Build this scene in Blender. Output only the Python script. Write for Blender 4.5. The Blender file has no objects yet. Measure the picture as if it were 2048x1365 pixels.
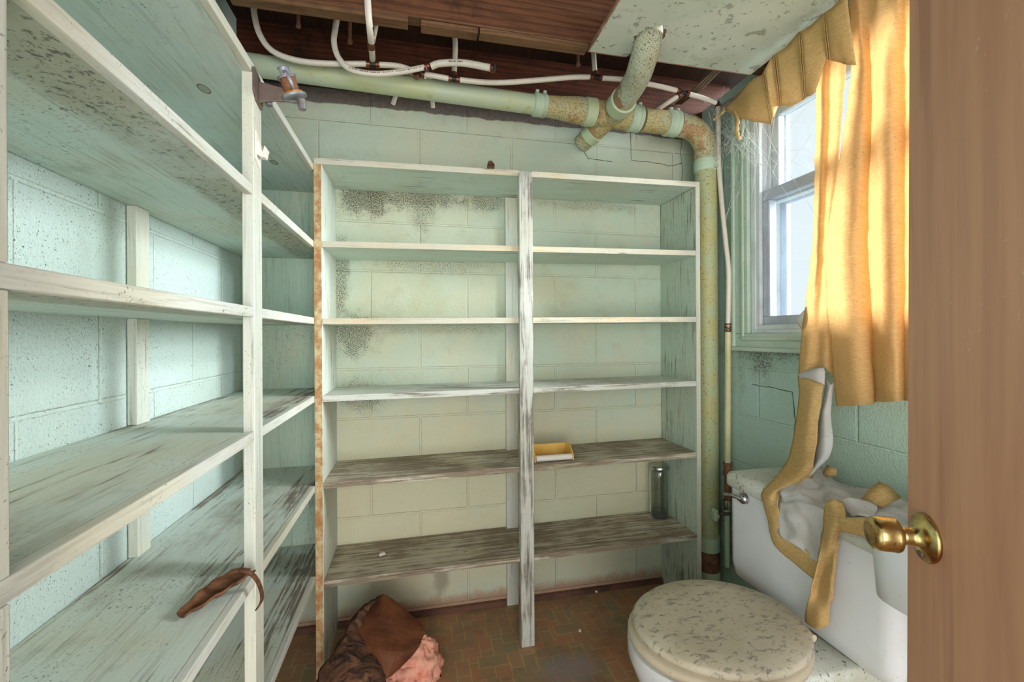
import bpy, bmesh, math, random
from mathutils import Vector, Matrix, noise
random.seed(7)
C = bpy.context.scene.collection
SC = bpy.context.scene

# ------------------------------------------------------------------ camera
F = 873.0; PX, PY = 1024.0, 671.0; H = 1.16
YAW = math.atan(192/873); ROLL = 0.005
Rv = Vector((math.cos(YAW), -math.sin(YAW), 0)); Fv = Vector((math.sin(YAW), math.cos(YAW), 0)); Uv = Vector((0,0,1))
cr = Rv*math.cos(ROLL) - Uv*math.sin(ROLL); cu = Uv*math.cos(ROLL) + Rv*math.sin(ROLL)
cam = bpy.data.cameras.new('camera'); camo = bpy.data.objects.new('camera', cam); C.objects.link(camo)
m = Matrix.Identity(4)
for i in range(3):
    m[i][0] = cr[i]; m[i][1] = cu[i]; m[i][2] = -Fv[i]
m[2][3] = H
camo.matrix_world = m
cam.sensor_width = 36; cam.lens = 36*F/2048; cam.clip_start = 0.02
cam.shift_y = -(682.5-PY)/2048
SC.camera = camo
SC.view_settings.view_transform = 'Standard'; SC.view_settings.look = 'None'
SC.view_settings.gamma = 1; SC.view_settings.use_curve_mapping = False
SC.view_settings.exposure = 0.0

# ------------------------------------------------------------------ world, daylight, added fill light
W = bpy.data.worlds.new('world'); SC.world = W; W.use_nodes = True
wn = W.node_tree; bg = wn.nodes['Background']
bg.inputs[0].default_value = (0.86, 0.93, 1.0, 1); bg.inputs[1].default_value = 1.08
def lamp(name, typ, loc, direction, energy, color, **kw):
    d = bpy.data.lights.new(name, typ); o = bpy.data.objects.new(name, d); C.objects.link(o)
    o.location = loc; o.rotation_euler = Vector(direction).to_track_quat('-Z', 'Y').to_euler()
    d.energy = energy; d.color = color
    for k, v in kw.items(): setattr(d, k, v)
    return o
# soft daylight falling in through the window
lamp('daylight', 'SUN', (4, 0.6, 3), (-1, 0.24, -0.24), 18.0, (0.93, 0.96, 1.0), angle=math.radians(36))
# added fill light low behind the camera, brightens the room and shelf undersides
lamp('fill_light', 'AREA', (0.2, -1.1, 0.95), (0.0, 1, 0.06), 46, (1.0, 0.97, 0.92), shape='RECTANGLE', size=1.3, size_y=1.5)

# ------------------------------------------------------------------ helpers
def ray(px, py):
    return Fv + cr*((px-PX)/F) - cu*((py-PY)/F)
def U(px, py, X=None, Y=None, Z=None, D=None):
    r = ray(px, py)
    if X is not None: t = X/r.x
    elif Y is not None: t = Y/r.y
    elif Z is not None: t = (Z-H)/r.z
    else: t = D
    return Vector((0,0,H)) + r*t
ZERO = Vector((0,0,0))

class MB:
    def __init__(s, o=(0,0,0)): s.v=[]; s.f=[]; s.o=Vector(o)
    def add(s, vs, fs):
        n=len(s.v); s.v += [Vector(p) for p in vs]; s.f += [tuple(i+n for i in f) for f in fs]; return s
    def box(s, a, b, dz1=0.0):
        x0,y0,z0=a; x1,y1,z1=b
        vs=[(x0,y0,z0),(x1,y0,z0+dz1),(x1,y1,z0+dz1),(x0,y1,z0),(x0,y0,z1),(x1,y0,z1+dz1),(x1,y1,z1+dz1),(x0,y1,z1)]
        return s.add(vs,[(0,3,2,1),(4,5,6,7),(0,1,5,4),(1,2,6,5),(2,3,7,6),(3,0,4,7)])
    def obox(s, c, ax, ay, az):
        c=Vector(c); ax,ay,az=Vector(ax),Vector(ay),Vector(az)
        vs=[c+ax*i+ay*j+az*k for k in(-1,1) for j in(-1,1) for i in(-1,1)]
        return s.add(vs,[(0,2,3,1),(4,5,7,6),(0,1,5,4),(1,3,7,5),(3,2,6,7),(2,0,4,6)])
    def prism(s, pts, d):
        n=len(pts); d=Vector(d); a=[Vector(p) for p in pts]
        fs=[tuple(range(n))[::-1], tuple(range(n,2*n))]+[(i,(i+1)%n,(i+1)%n+n,i+n) for i in range(n)]
        return s.add(a+[p+d for p in a], fs)
    def tube(s, pts, r, n=14, cap=True):
        pts=[Vector(p) for p in pts]; k=len(pts)
        if not isinstance(r,(list,tuple)): r=[r]*k
        t0=(pts[1]-pts[0]).normalized(); u=t0.orthogonal().normalized(); base=len(s.v)
        for i,p in enumerate(pts):
            t=(pts[min(i+1,k-1)]-pts[max(i-1,0)]).normalized()
            if t.length<1e-6: t=t0
            u=(u-t*u.dot(t)).normalized(); w=t.cross(u)
            for j in range(n):
                a=2*math.pi*j/n; s.v.append(p+(u*math.cos(a)+w*math.sin(a))*r[i])
        for i in range(k-1):
            for j in range(n):
                a=base+i*n+j; b=base+i*n+(j+1)%n; s.f.append((a,b,b+n,a+n))
        if cap: s.f.append(tuple(base+j for j in range(n))[::-1]); s.f.append(tuple(base+(k-1)*n+j for j in range(n)))
        return s
    def loft(s, rings, cap=True, closed=True):
        n=len(rings[0]); base=len(s.v)
        for r in rings: s.v += [Vector(p) for p in r]
        for i in range(len(rings)-1):
            for j in range(n if closed else n-1):
                a=base+i*n+j; b=base+i*n+(j+1)%n; s.f.append((a,b,b+n,a+n))
        if cap and closed: s.f.append(tuple(base+j for j in range(n))[::-1]); s.f.append(tuple(base+(len(rings)-1)*n+j for j in range(n)))
        return s
    def build(s, name, mat, parent=None, smooth=False, bevel=0, seg=2, sub=0, solid=0, auto=None):
        o0 = s.o if parent is None else Vector(parent['_w'])
        me=bpy.data.meshes.new(name); me.from_pydata([tuple(v-o0) for v in s.v],[],s.f); me.update()
        bm=bmesh.new(); bm.from_mesh(me)
        if not solid or True: bmesh.ops.recalc_face_normals(bm, faces=bm.faces)
        bm.to_mesh(me); bm.free()
        o=bpy.data.objects.new(name,me); C.objects.link(o)
        if parent is None: o.location=o0; o['_w']=tuple(o0)
        else: o.parent=parent; o['_w']=tuple(o0)
        if mat: me.materials.append(mat)
        if smooth: me.polygons.foreach_set('use_smooth',[True]*len(me.polygons))
        if auto is not None:
            me.set_sharp_from_angle(angle=math.radians(auto))
        if solid: mo=o.modifiers.new('solid','SOLIDIFY'); mo.thickness=solid; mo.offset=0
        if bevel: mo=o.modifiers.new('bevel','BEVEL'); mo.width=bevel; mo.segments=seg; mo.limit_method='ANGLE'; mo.angle_limit=math.radians(35)
        if sub: mo=o.modifiers.new('sub','SUBSURF'); mo.levels=sub; mo.render_levels=sub
        return o

def spline(pts, k=8):
    pts=[Vector(p) for p in pts]; out=[]
    P=[pts[0]*2-pts[1]]+pts+[pts[-1]*2-pts[-2]]
    for i in range(1,len(P)-2):
        for j in range(k):
            t=j/k; a,b,c,d=P[i-1],P[i],P[i+1],P[i+2]
            out.append(0.5*((2*b)+(c-a)*t+(2*a-5*b+4*c-d)*t*t+(3*b-a-3*c+d)*t**3))
    out.append(pts[-1]); return out
def thing(name, label, cat, loc, group=None):
    o=bpy.data.objects.new(name,None); C.objects.link(o); o.location=loc; o['_w']=tuple(loc); o.empty_display_size=.05
    tag(o,label,cat,group); return o
def tag(o, label=None, cat=None, group=None, kind=None):
    if label: o['label']=label
    if cat: o['category']=cat
    if group: o['group']=group
    if kind: o['kind']=kind
    return o

# ------------------------------------------------------------------ materials
def srgb(r,g,b):
    f=lambda c:(c/255/12.92 if c/255<=.04045 else ((c/255+.055)/1.055)**2.4)
    return (f(r),f(g),f(b),1)
class NT:
    def __init__(s,name):
        s.m=bpy.data.materials.new(name); s.m.use_nodes=True; s.t=s.m.node_tree; s.n=s.t.nodes; s.l=s.t.links
        s.b=s.n['Principled BSDF']; s.out=s.n['Material Output']
    def node(s,typ,ins=None,**kw):
        n=s.n.new(typ)
        for k,v in kw.items(): setattr(n,k,v)
        for k,v in (ins or {}).items():
            if hasattr(v,'is_output') : s.l.new(v,n.inputs[k])
            else: n.inputs[k].default_value=v
        return n
    def coord(s, rnd=True, scale=(1,1,1), loc=(0,0,0)):
        tc=s.node('ShaderNodeTexCoord').outputs['Object']
        if rnd:
            oi=s.node('ShaderNodeObjectInfo').outputs['Random']
            mul=s.node('ShaderNodeMath',{0:oi,1:37.0},operation='MULTIPLY').outputs[0]
            tc=s.node('ShaderNodeVectorMath',{0:tc,1:mul},operation='ADD').outputs[0]
        return s.node('ShaderNodeMapping',{0:tc,1:loc,3:scale}).outputs[0]
    def noise(s,vec,scale,detail=4,rough=.55,dist=0):
        return s.node('ShaderNodeTexNoise',{'Vector':vec,'Scale':scale,'Detail':detail,'Roughness':rough,'Distortion':dist}).outputs['Fac']
    def ramp(s,fac,a,b,lo=0.0,hi=1.0):
        return s.node('ShaderNodeMapRange',{0:fac,1:a,2:b,3:lo,4:hi},interpolation_type='SMOOTHSTEP').outputs[0]
    def mix(s,fac,a,b,mode='MIX'):
        n=s.node('ShaderNodeMix',data_type='RGBA',blend_type=mode)
        for i,v in((0,fac),(6,a),(7,b)):
            if hasattr(v,'is_output'): s.l.new(v,n.inputs[i])
            else: n.inputs[i].default_value=v
        return n.outputs[2]
    def math(s,op,a,b=0.0,c=0.0,clamp=False):
        n=s.node('ShaderNodeMath',{0:a,1:b,2:c},operation=op); n.use_clamp=clamp; return n.outputs[0]
    def bump(s,h,strength,dist=.002,prev=None):
        ins={'Strength':strength,'Distance':dist,'Height':h}
        if prev is not None: ins['Normal']=prev
        return s.node('ShaderNodeBump',ins).outputs[0]
    def fin(s,col,rough=.6,normal=None,metal=0.0,spec=.5):
        for k,v in(('Base Color',col),('Roughness',rough),('Metallic',metal),('Specular IOR Level',spec)):
            if hasattr(v,'is_output'): s.l.new(v,s.b.inputs[k])
            else: s.b.inputs[k].default_value=v
        if normal is not None: s.l.new(normal,s.b.inputs['Normal'])
        return s.m
    def blob(s,xc,zc,rx,rz,ax='x'):
        tc=s.node('ShaderNodeTexCoord').outputs['Object']
        sx=(1/rx,0.0,1/rz) if ax=='x' else (0.0,1/rx,1/rz)
        lx=(-xc/rx,0,-zc/rz) if ax=='x' else (0,-xc/rx,-zc/rz)
        v=s.node('ShaderNodeMapping',{0:tc,1:lx,3:sx}).outputs[0]
        return s.node('ShaderNodeTexGradient',{'Vector':v},gradient_type='SPHERICAL').outputs['Fac']

def painted_wood(name, axis, wear=.3, paint=(176,205,190), bare=(112,104,94), bare2=(64,58,54), yellow=.25, mold=.2, warm=(196,186,150), rot=False, band=False, knots=()):
    n=NT(name); sc=[44,44,44]; sc[axis]=2.2; c=n.coord(True,tuple(sc)); c1=n.coord(True)
    g=n.noise(c,2.2,8,.65,.4); g2=n.noise(c,6,6,.7)
    patch=n.noise(c1,4.5,4,.6)
    s=n.math('ADD',n.math('MULTIPLY',g,.6),n.math('MULTIPLY',patch,.4))
    thr=.74-.36*wear
    if rot:
        sp_=n.node('ShaderNodeSeparateXYZ',{0:n.node('ShaderNodeTexCoord').outputs['Object']})
        e1=n.math('MULTIPLY',n.ramp(sp_.outputs['X'],.02,.17),n.ramp(sp_.outputs['Y'],-.15,.55))
        e2=n.math('MULTIPLY',n.ramp(sp_.outputs['X'],-.11,-.15),n.ramp(sp_.outputs['Y'],-.1,.3))
        s=n.math('ADD',s,n.math('MULTIPLY',n.math('ADD',e1,e2),.10))
    mask=n.ramp(s,thr-.03-.04*wear,thr+.03+.05*wear)
    p=n.mix(n.ramp(n.noise(c1,3,3),.4,.7,0,yellow),srgb(*paint),srgb(*warm))
    p=n.mix(n.ramp(g2,.35,.7,0,.3),p,srgb(228,228,218)); p=n.mix(n.ramp(g,.52,.68,0,.35),p,srgb(120,122,104))
    w=n.mix(n.ramp(g2,.35,.65),srgb(*bare),srgb(*bare2))
    col=n.mix(n.math('MULTIPLY',mask,.88),p,w)
    if rot:
        col=n.mix(n.ramp(n.noise(n.coord(True,(1,.45,1)),5,5,.65),.52,.68,0,.5),col,srgb(134,120,100))
    if band or knots:
        tco=n.node('ShaderNodeTexCoord').outputs['Object']; spx=n.node('ShaderNodeSeparateXYZ',{0:tco})
    if band:
        e=n.math('ADD',spx.outputs['X'],n.math('MULTIPLY',n.math('SUBTRACT',n.noise(c1,6,4),.5),.05))
        bd=n.ramp(e,.035,.065)
        bd=n.math('MULTIPLY',bd,n.ramp(n.noise(c1,4,4,.6),.3,.55,.35,1))
        col=n.mix(n.math('MULTIPLY',bd,.5),col,srgb(140,134,104))
        col=n.mix(n.math('MULTIPLY',n.math('MULTIPLY',bd,n.ramp(n.noise(c1,90,4,.7),.54,.62)),.75),col,srgb(70,62,46))
    for (kx,ky,ra,rb) in knots:
        v=n.node('ShaderNodeMapping',{0:tco,1:(-kx/ra,-ky/rb,0),3:(1/ra,1/rb,0)}).outputs[0]
        kf=n.node('ShaderNodeTexGradient',{'Vector':v},gradient_type='SPHERICAL').outputs['Fac']
        col=n.mix(n.ramp(kf,.02,.2,0,.55),col,srgb(120,118,84)); col=n.mix(n.math('MULTIPLY',n.ramp(kf,.0,.08),n.ramp(kf,.3,.1)),col,srgb(92,88,62))
    # mould specks
    sp=n.noise(c1,190,2,.6); zone=n.ramp(n.noise(c1,5,3),.45,.7)
    mk=n.math('MULTIPLY',n.ramp(sp,.66-.10*mold,.70-.08*mold),n.math('ADD',n.math('MULTIPLY',zone,.85),.12))
    col=n.mix(n.math('MULTIPLY',mk,.8),col,srgb(58,54,44))
    smear=n.math('MULTIPLY',n.ramp(n.noise(c1,7,5,.7),.56,.74),.5*mold)
    col=n.mix(smear,col,srgb(84,78,58))
    bmp=n.bump(g,.35,.002); bmp=n.bump(mask,-.3 if False else .25,-.0012,bmp)
    return n.fin(col,.62,bmp,spec=.3)

def block_wall(name, ax, paint, warm, joint, stains=(), greys=(), mold_amt=.25, loc=(0.376,0.168), unpainted=None, fleck=.3):
    n=NT(name); tc=n.node('ShaderNodeTexCoord').outputs['Object']
    sp=n.node('ShaderNodeSeparateXYZ',{0:tc}); h=sp.outputs['X' if ax=='x' else 'Y']; z=sp.outputs['Z']
    hh=n.math('ADD',h,loc[0]+3.92); zz=n.math('ADD',z,loc[1]+.199*3-.0)
    v=n.node('ShaderNodeCombineXYZ',{0:hh,1:zz,2:0.0}).outputs[0]
    br=n.node('ShaderNodeTexBrick',{'Vector':v,'Scale':1.0,'Mortar Size':.006,'Mortar Smooth':.6,'Bias':0.0,'Brick Width':.392,'Row Height':.199,'Color1':(0,0,0,1),'Color2':(1,1,1,1)},offset=.5)
    jt=br.outputs['Fac']; jn=n.math('MULTIPLY',jt,1.0)
    c1=n.coord(False)
    big=n.noise(c1,2.6,4,.6)
    col=n.mix(n.ramp(big,.38,.66),srgb(*paint),srgb(*warm))
    col=n.mix(n.math('MULTIPLY',jn,.6),col,srgb(*joint))
    col=n.mix(n.ramp(n.noise(c1,9,5,.7),.5,.8,0,.25),col,srgb(150,150,120))
    fine=n.noise(c1,170,3,.65); pits=n.noise(c1,260,2,.6)
    # dark pinholes and flecks of mould
    pk=n.math('MULTIPLY',n.ramp(pits,.67-.035*(fleck>1),.71-.03*(fleck>1)),n.ramp(n.noise(c1,6,3),.35,.6,fleck*.5,fleck+.25))
    col=n.mix(n.math('MULTIPLY',pk,.75),col,srgb(62,70,62))
    for (xc,zc,rx,rz,a) in stains:
        b=n.blob(xc,zc,rx,rz,ax)
        b=n.math('MULTIPLY',n.ramp(n.math('ADD',b,n.math('MULTIPLY',n.math('SUBTRACT',n.noise(c1,14,4,.7),.5),1.1)),.18,.75),a)
        m2=n.ramp(n.math('ADD',n.noise(c1,240,3,.7),n.math('MULTIPLY',b,.17)),.60,.66)
        col=n.mix(n.math('MULTIPLY',m2,n.math('MINIMUM',n.math('MULTIPLY',b,1.5),.85)),col,srgb(54,52,44))
        col=n.mix(n.math('MULTIPLY',b,.28),col,srgb(120,116,84))
    for (xc,zc,rx,rz,a,rgb) in greys:
        b=n.blob(xc,zc,rx,rz,ax); b=n.math('ADD',b,n.math('MULTIPLY',n.math('SUBTRACT',n.noise(c1,18,5,.7),.5),.8))
        col=n.mix(n.math('MULTIPLY',n.ramp(b,.1,.7),a),col,srgb(*rgb))
    if unpainted:
        e=n.math('ADD',z,n.math('MULTIPLY',n.math('SUBTRACT',n.noise(c1,12,3),.5),.03))
        col=n.mix(n.ramp(e,unpainted,unpainted+.006),col,n.mix(n.noise(c1,60,4),srgb(74,68,66),srgb(150,138,130)))
    b=n.bump(jn,.8,-.0035); b=n.bump(fine,.8,.004,b); b=n.bump(n.noise(c1,60,3),.25,.003,b)
    return n.fin(col,.5,b,spec=.35)

def simple(name, rgb, rough=.5, metal=0, var=None, scale=8, bumpS=0, bscale=80, specks=None, rnd=True, spec=.5, coat=0):
    n=NT(name); c=n.coord(rnd); col=srgb(*rgb)
    if var: col=n.mix(n.ramp(n.noise(c,scale,5,.65),.38,.68),col,srgb(*var))
    if specks:
        for (sc,t,a,rgb2) in specks:
            col=n.mix(n.math('MULTIPLY',n.ramp(n.noise(c,sc,3,.6),t,t+.04),a),col,srgb(*rgb2))
    nb=n.bump(n.noise(c,bscale,4,.6),bumpS,.002) if bumpS else None
    if coat: n.b.inputs['Coat Weight'].default_value=coat
    return n.fin(col,rough,nb,metal,spec)

def rough_wood(name, axis, a, b, dark, rough=.7, scale=1.0):
    n=NT(name); sc=[22*scale]*3; sc[axis]=1.5*scale; c=n.coord(True,tuple(sc)); c1=n.coord(True)
    g=n.noise(c,1.6,8,.7,1.6)
    col=n.mix(n.ramp(g,.35,.66),srgb(*a),srgb(*b))
    w=n.node('ShaderNodeTexWave',{'Vector':n.coord(True,tuple([7*scale if i!=axis else .8*scale for i in range(3)])),'Scale':2.2,'Distortion':5.0,'Detail':4.0,'Detail Scale':1.4},wave_type='BANDS',bands_direction='Z').outputs['Fac']
    col=n.mix(n.ramp(w,.6,.95,0,.4),col,srgb(*dark))
    col=n.mix(n.ramp(n.noise(c1,5,5,.7),.48,.72,0,.7),col,srgb(*dark))
    return n.fin(col,rough,n.bump(g,.4,.002),spec=.25)

M={}
M['shelf_y']=painted_wood('aqua_shelf_paint',1,.22,(196,212,202),yellow=.45,mold=.5,band=True)
M['shelf_y_clean']=painted_wood('aqua_shelf_paint_clean',1,.12,(194,212,204),yellow=.4,mold=.35,knots=[(p_.x+.495,p_.y-.9,.012,.022) for p_ in (U(408,178,Z=1.721),U(548,325,Z=1.721))])
M['shelf_y_worn']=painted_wood('worn_shelf_paint_left',1,.44,(200,212,204),bare=(140,122,108),bare2=(80,66,58),yellow=.5,mold=.5,rot=True)
M['shelf_x']=painted_wood('shelf_paint_back',0,.36,(194,212,200),yellow=.4,mold=.3)
M['shelf_x_mid']=painted_wood('shelf_paint_back_worn',0,.52,(204,208,200),bare=(148,136,128),bare2=(94,84,80),mold=.2)
M['shelf_x_worn']=painted_wood('shelf_bare_back',0,.74,(198,192,172),bare=(152,134,114),bare2=(92,76,62),mold=.3,yellow=.6)
M['panel_z']=painted_wood('side_panel_paint',2,.36,(206,216,206),yellow=.35,mold=.3)
M['panel_z_worn']=painted_wood('side_panel_worn',2,.42,(176,194,176),bare=(118,112,98),bare2=(72,66,58),mold=.35)
M['post_z']=painted_wood('post_paint',2,.26,(200,204,194),yellow=.5,mold=.15,warm=(214,204,170))
M['post_z_worn']=painted_wood('post_paint_worn',2,.6,(200,202,194),bare=(136,126,116),bare2=(96,86,80),mold=.2)
M['bare_edge']=simple('bare_orange_edge',(172,122,74),.8,var=(206,190,150),scale=30,bumpS=.3)
M['edge_x']=painted_wood('shelf_edge_paint',0,.3,(202,198,180),yellow=.7,mold=.2,warm=(214,190,150))
M['edge_y']=painted_wood('shelf_edge_paint_left',1,.26,(200,202,194),yellow=.5,mold=.35)
M['endpanel']=painted_wood('end_panel_paint',2,.3,(172,196,180),yellow=.5,mold=.3)
M['wall_back']=block_wall('block_wall_back','x',(198,212,194),(208,210,186),(210,214,192),
    stains=[(-.20,1.73,.20,.17,.9),(.0,1.735,.44,.09,.8),(.03,1.70,.10,.20,.6),(.30,1.735,.16,.10,.7),(-.29,1.40,.06,.3,.7),(.08,1.47,.5,.10,.5),(-.24,1.17,.16,.16,.75),(-.22,.92,.22,.12,.7),(0.1,1.20,.55,.07,.45),(-.24,.63,.16,.08,.4),(.75,1.745,.5,.05,.5),(.75,1.49,.5,.04,.35)],
    greys=[(.4,.45,2.6,.62,.55,(222,212,176)),(.1,.16,.05,.13,.5,(110,100,90)),(.52,.27,.05,.1,.5,(110,105,95)),(0.0,.24,.1,.06,.3,(110,104,90)),(.5,.02,2.2,.07,.75,(170,120,92)),(.05,1.3,.12,.2,.4,(196,190,150)),(.6,1.36,.2,.1,.4,(196,186,150))],unpainted=2.085,fleck=.35)
M['wall_left']=block_wall('block_wall_left','y',(200,216,212),(196,212,204),(206,220,212),loc=(.1,.168),fleck=1.1)
M['wall_right']=block_wall('block_wall_right','y',(180,206,196),(178,202,186),(188,210,196),loc=(.30,.168),fleck=.6,
    stains=[(1.45,1.05,.12,.12,.7),(1.4,1.09,.5,.05,.6),(1.56,1.3,.05,.9,.45),(1.7,.3,.3,.35,.5)])
def floor_mat():
    n=NT('patterned_vinyl'); tc=n.node('ShaderNodeTexCoord').outputs['Object']
    v=n.node('ShaderNodeMapping',{0:tc,3:(1,1,1)}).outputs[0]
    v2=n.node('ShaderNodeMapping',{0:tc,2:(0,0,math.pi/2),1:(.03,.01,0)}).outputs[0]
    def br(vec,w,h): return n.node('ShaderNodeTexBrick',{'Vector':vec,'Scale':1.0,'Mortar Size':.0016,'Mortar Smooth':.1,'Brick Width':w,'Row Height':h,'Color1':srgb(180,132,96),'Color2':srgb(146,136,104),'Mortar':srgb(196,166,116)},offset=.5)
    a=br(v,.105,.052); b=br(v2,.104,.047)
    ck=n.node('ShaderNodeTexChecker',{'Vector':v,'Scale':1/.104}).outputs['Fac']
    col=n.mix(ck,a.outputs['Color'],b.outputs['Color'])
    c1=n.coord(False)
    col=n.mix(n.ramp(n.noise(c1,5,4,.6),.35,.7,0,.5),col,srgb(160,106,76))
    col=n.mix(n.ramp(n.noise(c1,3,5,.7),.48,.72,0,.65),col,srgb(90,70,56))
    col=n.mix(n.ramp(n.noise(c1,150,3,.7),.66,.7,0,.6),col,srgb(170,150,130))
    d=n.node('ShaderNodeMapping',{0:tc,1:(-.52/.2,-1.44/.14,0),3:(1/.2,1/.14,0)}).outputs[0]
    g=n.node('ShaderNodeTexGradient',{'Vector':d},gradient_type='SPHERICAL').outputs['Fac']
    g=n.math('MULTIPLY',n.ramp(n.math('ADD',g,n.math('MULTIPLY',n.noise(c1,16,6,.75),1.0)),.75,1.3),.6)
    col=n.mix(g,col,srgb(150,146,150))
    h=n.mix(ck,a.outputs['Fac'],b.outputs['Fac'])
    return n.fin(col,.5,n.bump(n.noise(c1,200,3),.3,.001,n.bump(h,.4,-.001)),spec=.4)
M['floor']=floor_mat()
M['joist']=rough_wood('dark_joist_wood',0,(92,58,38),(118,76,50),(44,27,18))
M['joist_dark']=rough_wood('rim_joist_wood',0,(78,42,26),(104,58,36),(34,20,14))
M['joist_edge']=rough_wood('joist_edge_wood',0,(126,94,66),(104,74,50),(66,44,32))
M['subfloor']=rough_wood('subfloor_wood',1,(70,44,32),(52,34,26),(28,20,16))
M['cement']=simple('grey_mortar',(110,100,96),.95,var=(76,70,70),bumpS=.8,bscale=40)
M['ceil_panel']=simple('mouldy_ceiling_board',(206,212,198),.6,var=(186,198,182),scale=3,bumpS=.15,specks=[(26,.62,.55,(110,112,96)),(70,.66,.8,(70,68,58)),(8,.6,.25,(150,146,120))])
M['panel_edge']=rough_wood('panel_cut_edge',0,(188,150,126),(150,110,86),(96,66,50))
M['pipe_green']=simple('green_painted_iron',(192,204,180),.45,var=(192,200,150),scale=4,bumpS=.15,specks=[(9,.66,.5,(176,160,80)),(90,.70,.6,(90,80,50))])
M['pipe_rust']=simple('rusty_green_iron',(186,192,160),.6,var=(196,178,120),scale=7,bumpS=.5,bscale=160,specks=[(8,.55,.6,(176,112,56)),(170,.55,.7,(120,80,44)),(260,.60,.8,(70,46,30))])
M['pipe_rust_v']=simple('rusty_vertical_iron',(176,186,146),.55,var=(186,178,118),scale=9,bumpS=.35,bscale=160,specks=[(130,.60,.75,(140,78,38)),(14,.66,.4,(170,120,50))])
M['rust']=simple('bare_rust',(116,70,46),.85,var=(150,110,80),scale=20,bumpS=.5,specks=[(60,.6,.6,(60,34,24))])
M['clamp']=simple('pale_green_coupling',(190,212,184),.5,var=(196,204,160),scale=6,bumpS=.1)
M['clampband']=simple('dull_painted_band',(196,214,196),.4,var=(170,182,160))
def pex_mat():
    n=NT('white_pex'); c=n.coord(True)
    col=n.mix(n.ramp(n.noise(c,30,4,.7),.5,.8,0,.35),srgb(226,218,204),srgb(160,145,125))
    return n.fin(col,.4,spec=.5)
M['pex']=pex_mat()
M['print']=simple('pipe_print_ink',(70,66,62),.6)
M['copper']=simple('copper_ring',(134,84,60),.4,.7,var=(90,56,42),scale=60)
M['blackfit']=simple('black_fitting',(34,32,32),.5)
M['iron_old']=simple('old_brown_steel',(120,104,96),.5,.35,var=(92,78,70),scale=14,bumpS=.3)
M['greymetal']=simple('dull_grey_metal',(158,160,170),.4,.5,var=(120,112,108),scale=30,bumpS=.2)
M['plastic_w']=simple('off_white_plastic',(228,220,212),.4)
M['trimpaint']=simple('window_trim_paint',(176,196,178),.5,var=(190,202,186),bumpS=.1,specks=[(60,.66,.6,(90,96,84))])
M['sash']=simple('white_sash_paint',(214,220,222),.4,var=(196,202,206),bumpS=.05,specks=[(90,.68,.6,(110,112,110))])
M['sashblue']=simple('grey_sash_rail',(186,194,206),.4,var=(170,176,190),specks=[(90,.68,.6,(110,112,110))])
M['porcelain']=simple('dusty_porcelain',(222,224,228),.22,var=(214,216,216),scale=3,specks=[(150,.71,.8,(80,70,60)),(40,.74,.6,(110,100,80))],spec=.5)
M['lidtop']=simple('dusty_tank_lid',(206,208,198),.5,var=(190,190,174),scale=10,bumpS=.15,specks=[(90,.62,.75,(84,76,62)),(200,.64,.7,(70,62,50))])
M['seat']=simple('stained_seat',(206,192,168),.45,var=(190,172,144),scale=5,specks=[(120,.68,.7,(110,90,60))])
def seatlid():
    n=NT('moulded_seat_lid'); c=n.coord(False); c2=n.coord(False,(1,2.2,1))
    col=n.mix(n.ramp(n.noise(c,6,3),.4,.65),srgb(208,198,178),srgb(196,184,160))
    col=n.mix(n.ramp(n.noise(c2,38,6,.65,.5),.535,.62,0,.62),col,srgb(118,114,102))
    col=n.mix(n.ramp(n.noise(c,70,5,.7),.6,.68,0,.8),col,srgb(84,74,58))
    return n.fin(col,.5,n.bump(n.noise(c,60,4),.2,.002))
M['seatlid']=seatlid()
M['chrome']=simple('worn_chrome',(190,190,192),.2,1.0,var=(150,150,150))
M['brass']=simple('tarnished_brass',(210,190,128),.24,1.0,var=(160,118,74),scale=26,bumpS=.05,specks=[(120,.66,.5,(90,56,36))])
M['doorwood']=None
def door_mat():
    n=NT('brown_door_wood'); c=n.coord(False,(9,9,.55)); c1=n.coord(False)
    g=n.noise(c,4,6,.6,.3)
    col=n.mix(n.ramp(g,.3,.7),srgb(188,136,108),srgb(204,152,120))
    col=n.mix(n.ramp(n.noise(c,2.2,3),.58,.66,0,.45),col,srgb(156,108,86))
    sc=n.math('MULTIPLY',n.ramp(n.noise(n.coord(False,(1,1,.4)),110,5,.75),.62,.7),n.ramp(n.noise(c1,3.2,2),.5,.62,0,1))
    col=n.mix(n.math('MULTIPLY',sc,.6),col,srgb(214,190,172))
    return n.fin(col,n.ramp(g,.2,.8,.32,.5),n.bump(g,.15,.001),spec=.45)
M['doorwood']=door_mat()
def cloth(name, rgb, rgb2, trans=.5, weave=True, dirt=.3):
    n=NT(name); c1=n.coord(False)
    wv=n.noise(n.coord(False,(30,60,260)),1.6,5,.7,.8)
    col=n.mix(n.ramp(wv,.3,.7),srgb(*rgb),srgb(*rgb2)) if weave else n.mix(n.ramp(n.noise(c1,8,4),.4,.7),srgb(*rgb),srgb(*rgb2))
    col=n.mix(n.ramp(n.noise(c1,140,3,.7),.68-.04*dirt,.72,0,.8),col,srgb(80,64,40))
    nb=n.bump(wv,.6 if weave else .15,.002)
    d=n.node('ShaderNodeBsdfDiffuse',{'Color':col,'Normal':nb}).outputs[0]
    tc_=n.mix(.22,col,(1,1,1,1)); t=n.node('ShaderNodeBsdfTranslucent',{'Color':tc_,'Normal':nb}).outputs[0]
    mx=n.node('ShaderNodeMixShader',{0:trans,1:d,2:t}).outputs[0]
    n.l.new(mx,n.out.inputs[0]); return n.m
M['gold']=cloth('gold_curtain_cloth',(250,222,166),(232,188,124),.6)
M['gold_thick']=cloth('gold_curtain_scrap',(232,200,142),(204,164,104),.25)
M['lining']=cloth('white_lining_cloth',(220,216,214),(204,198,190),.25,False,1.0)
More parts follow.
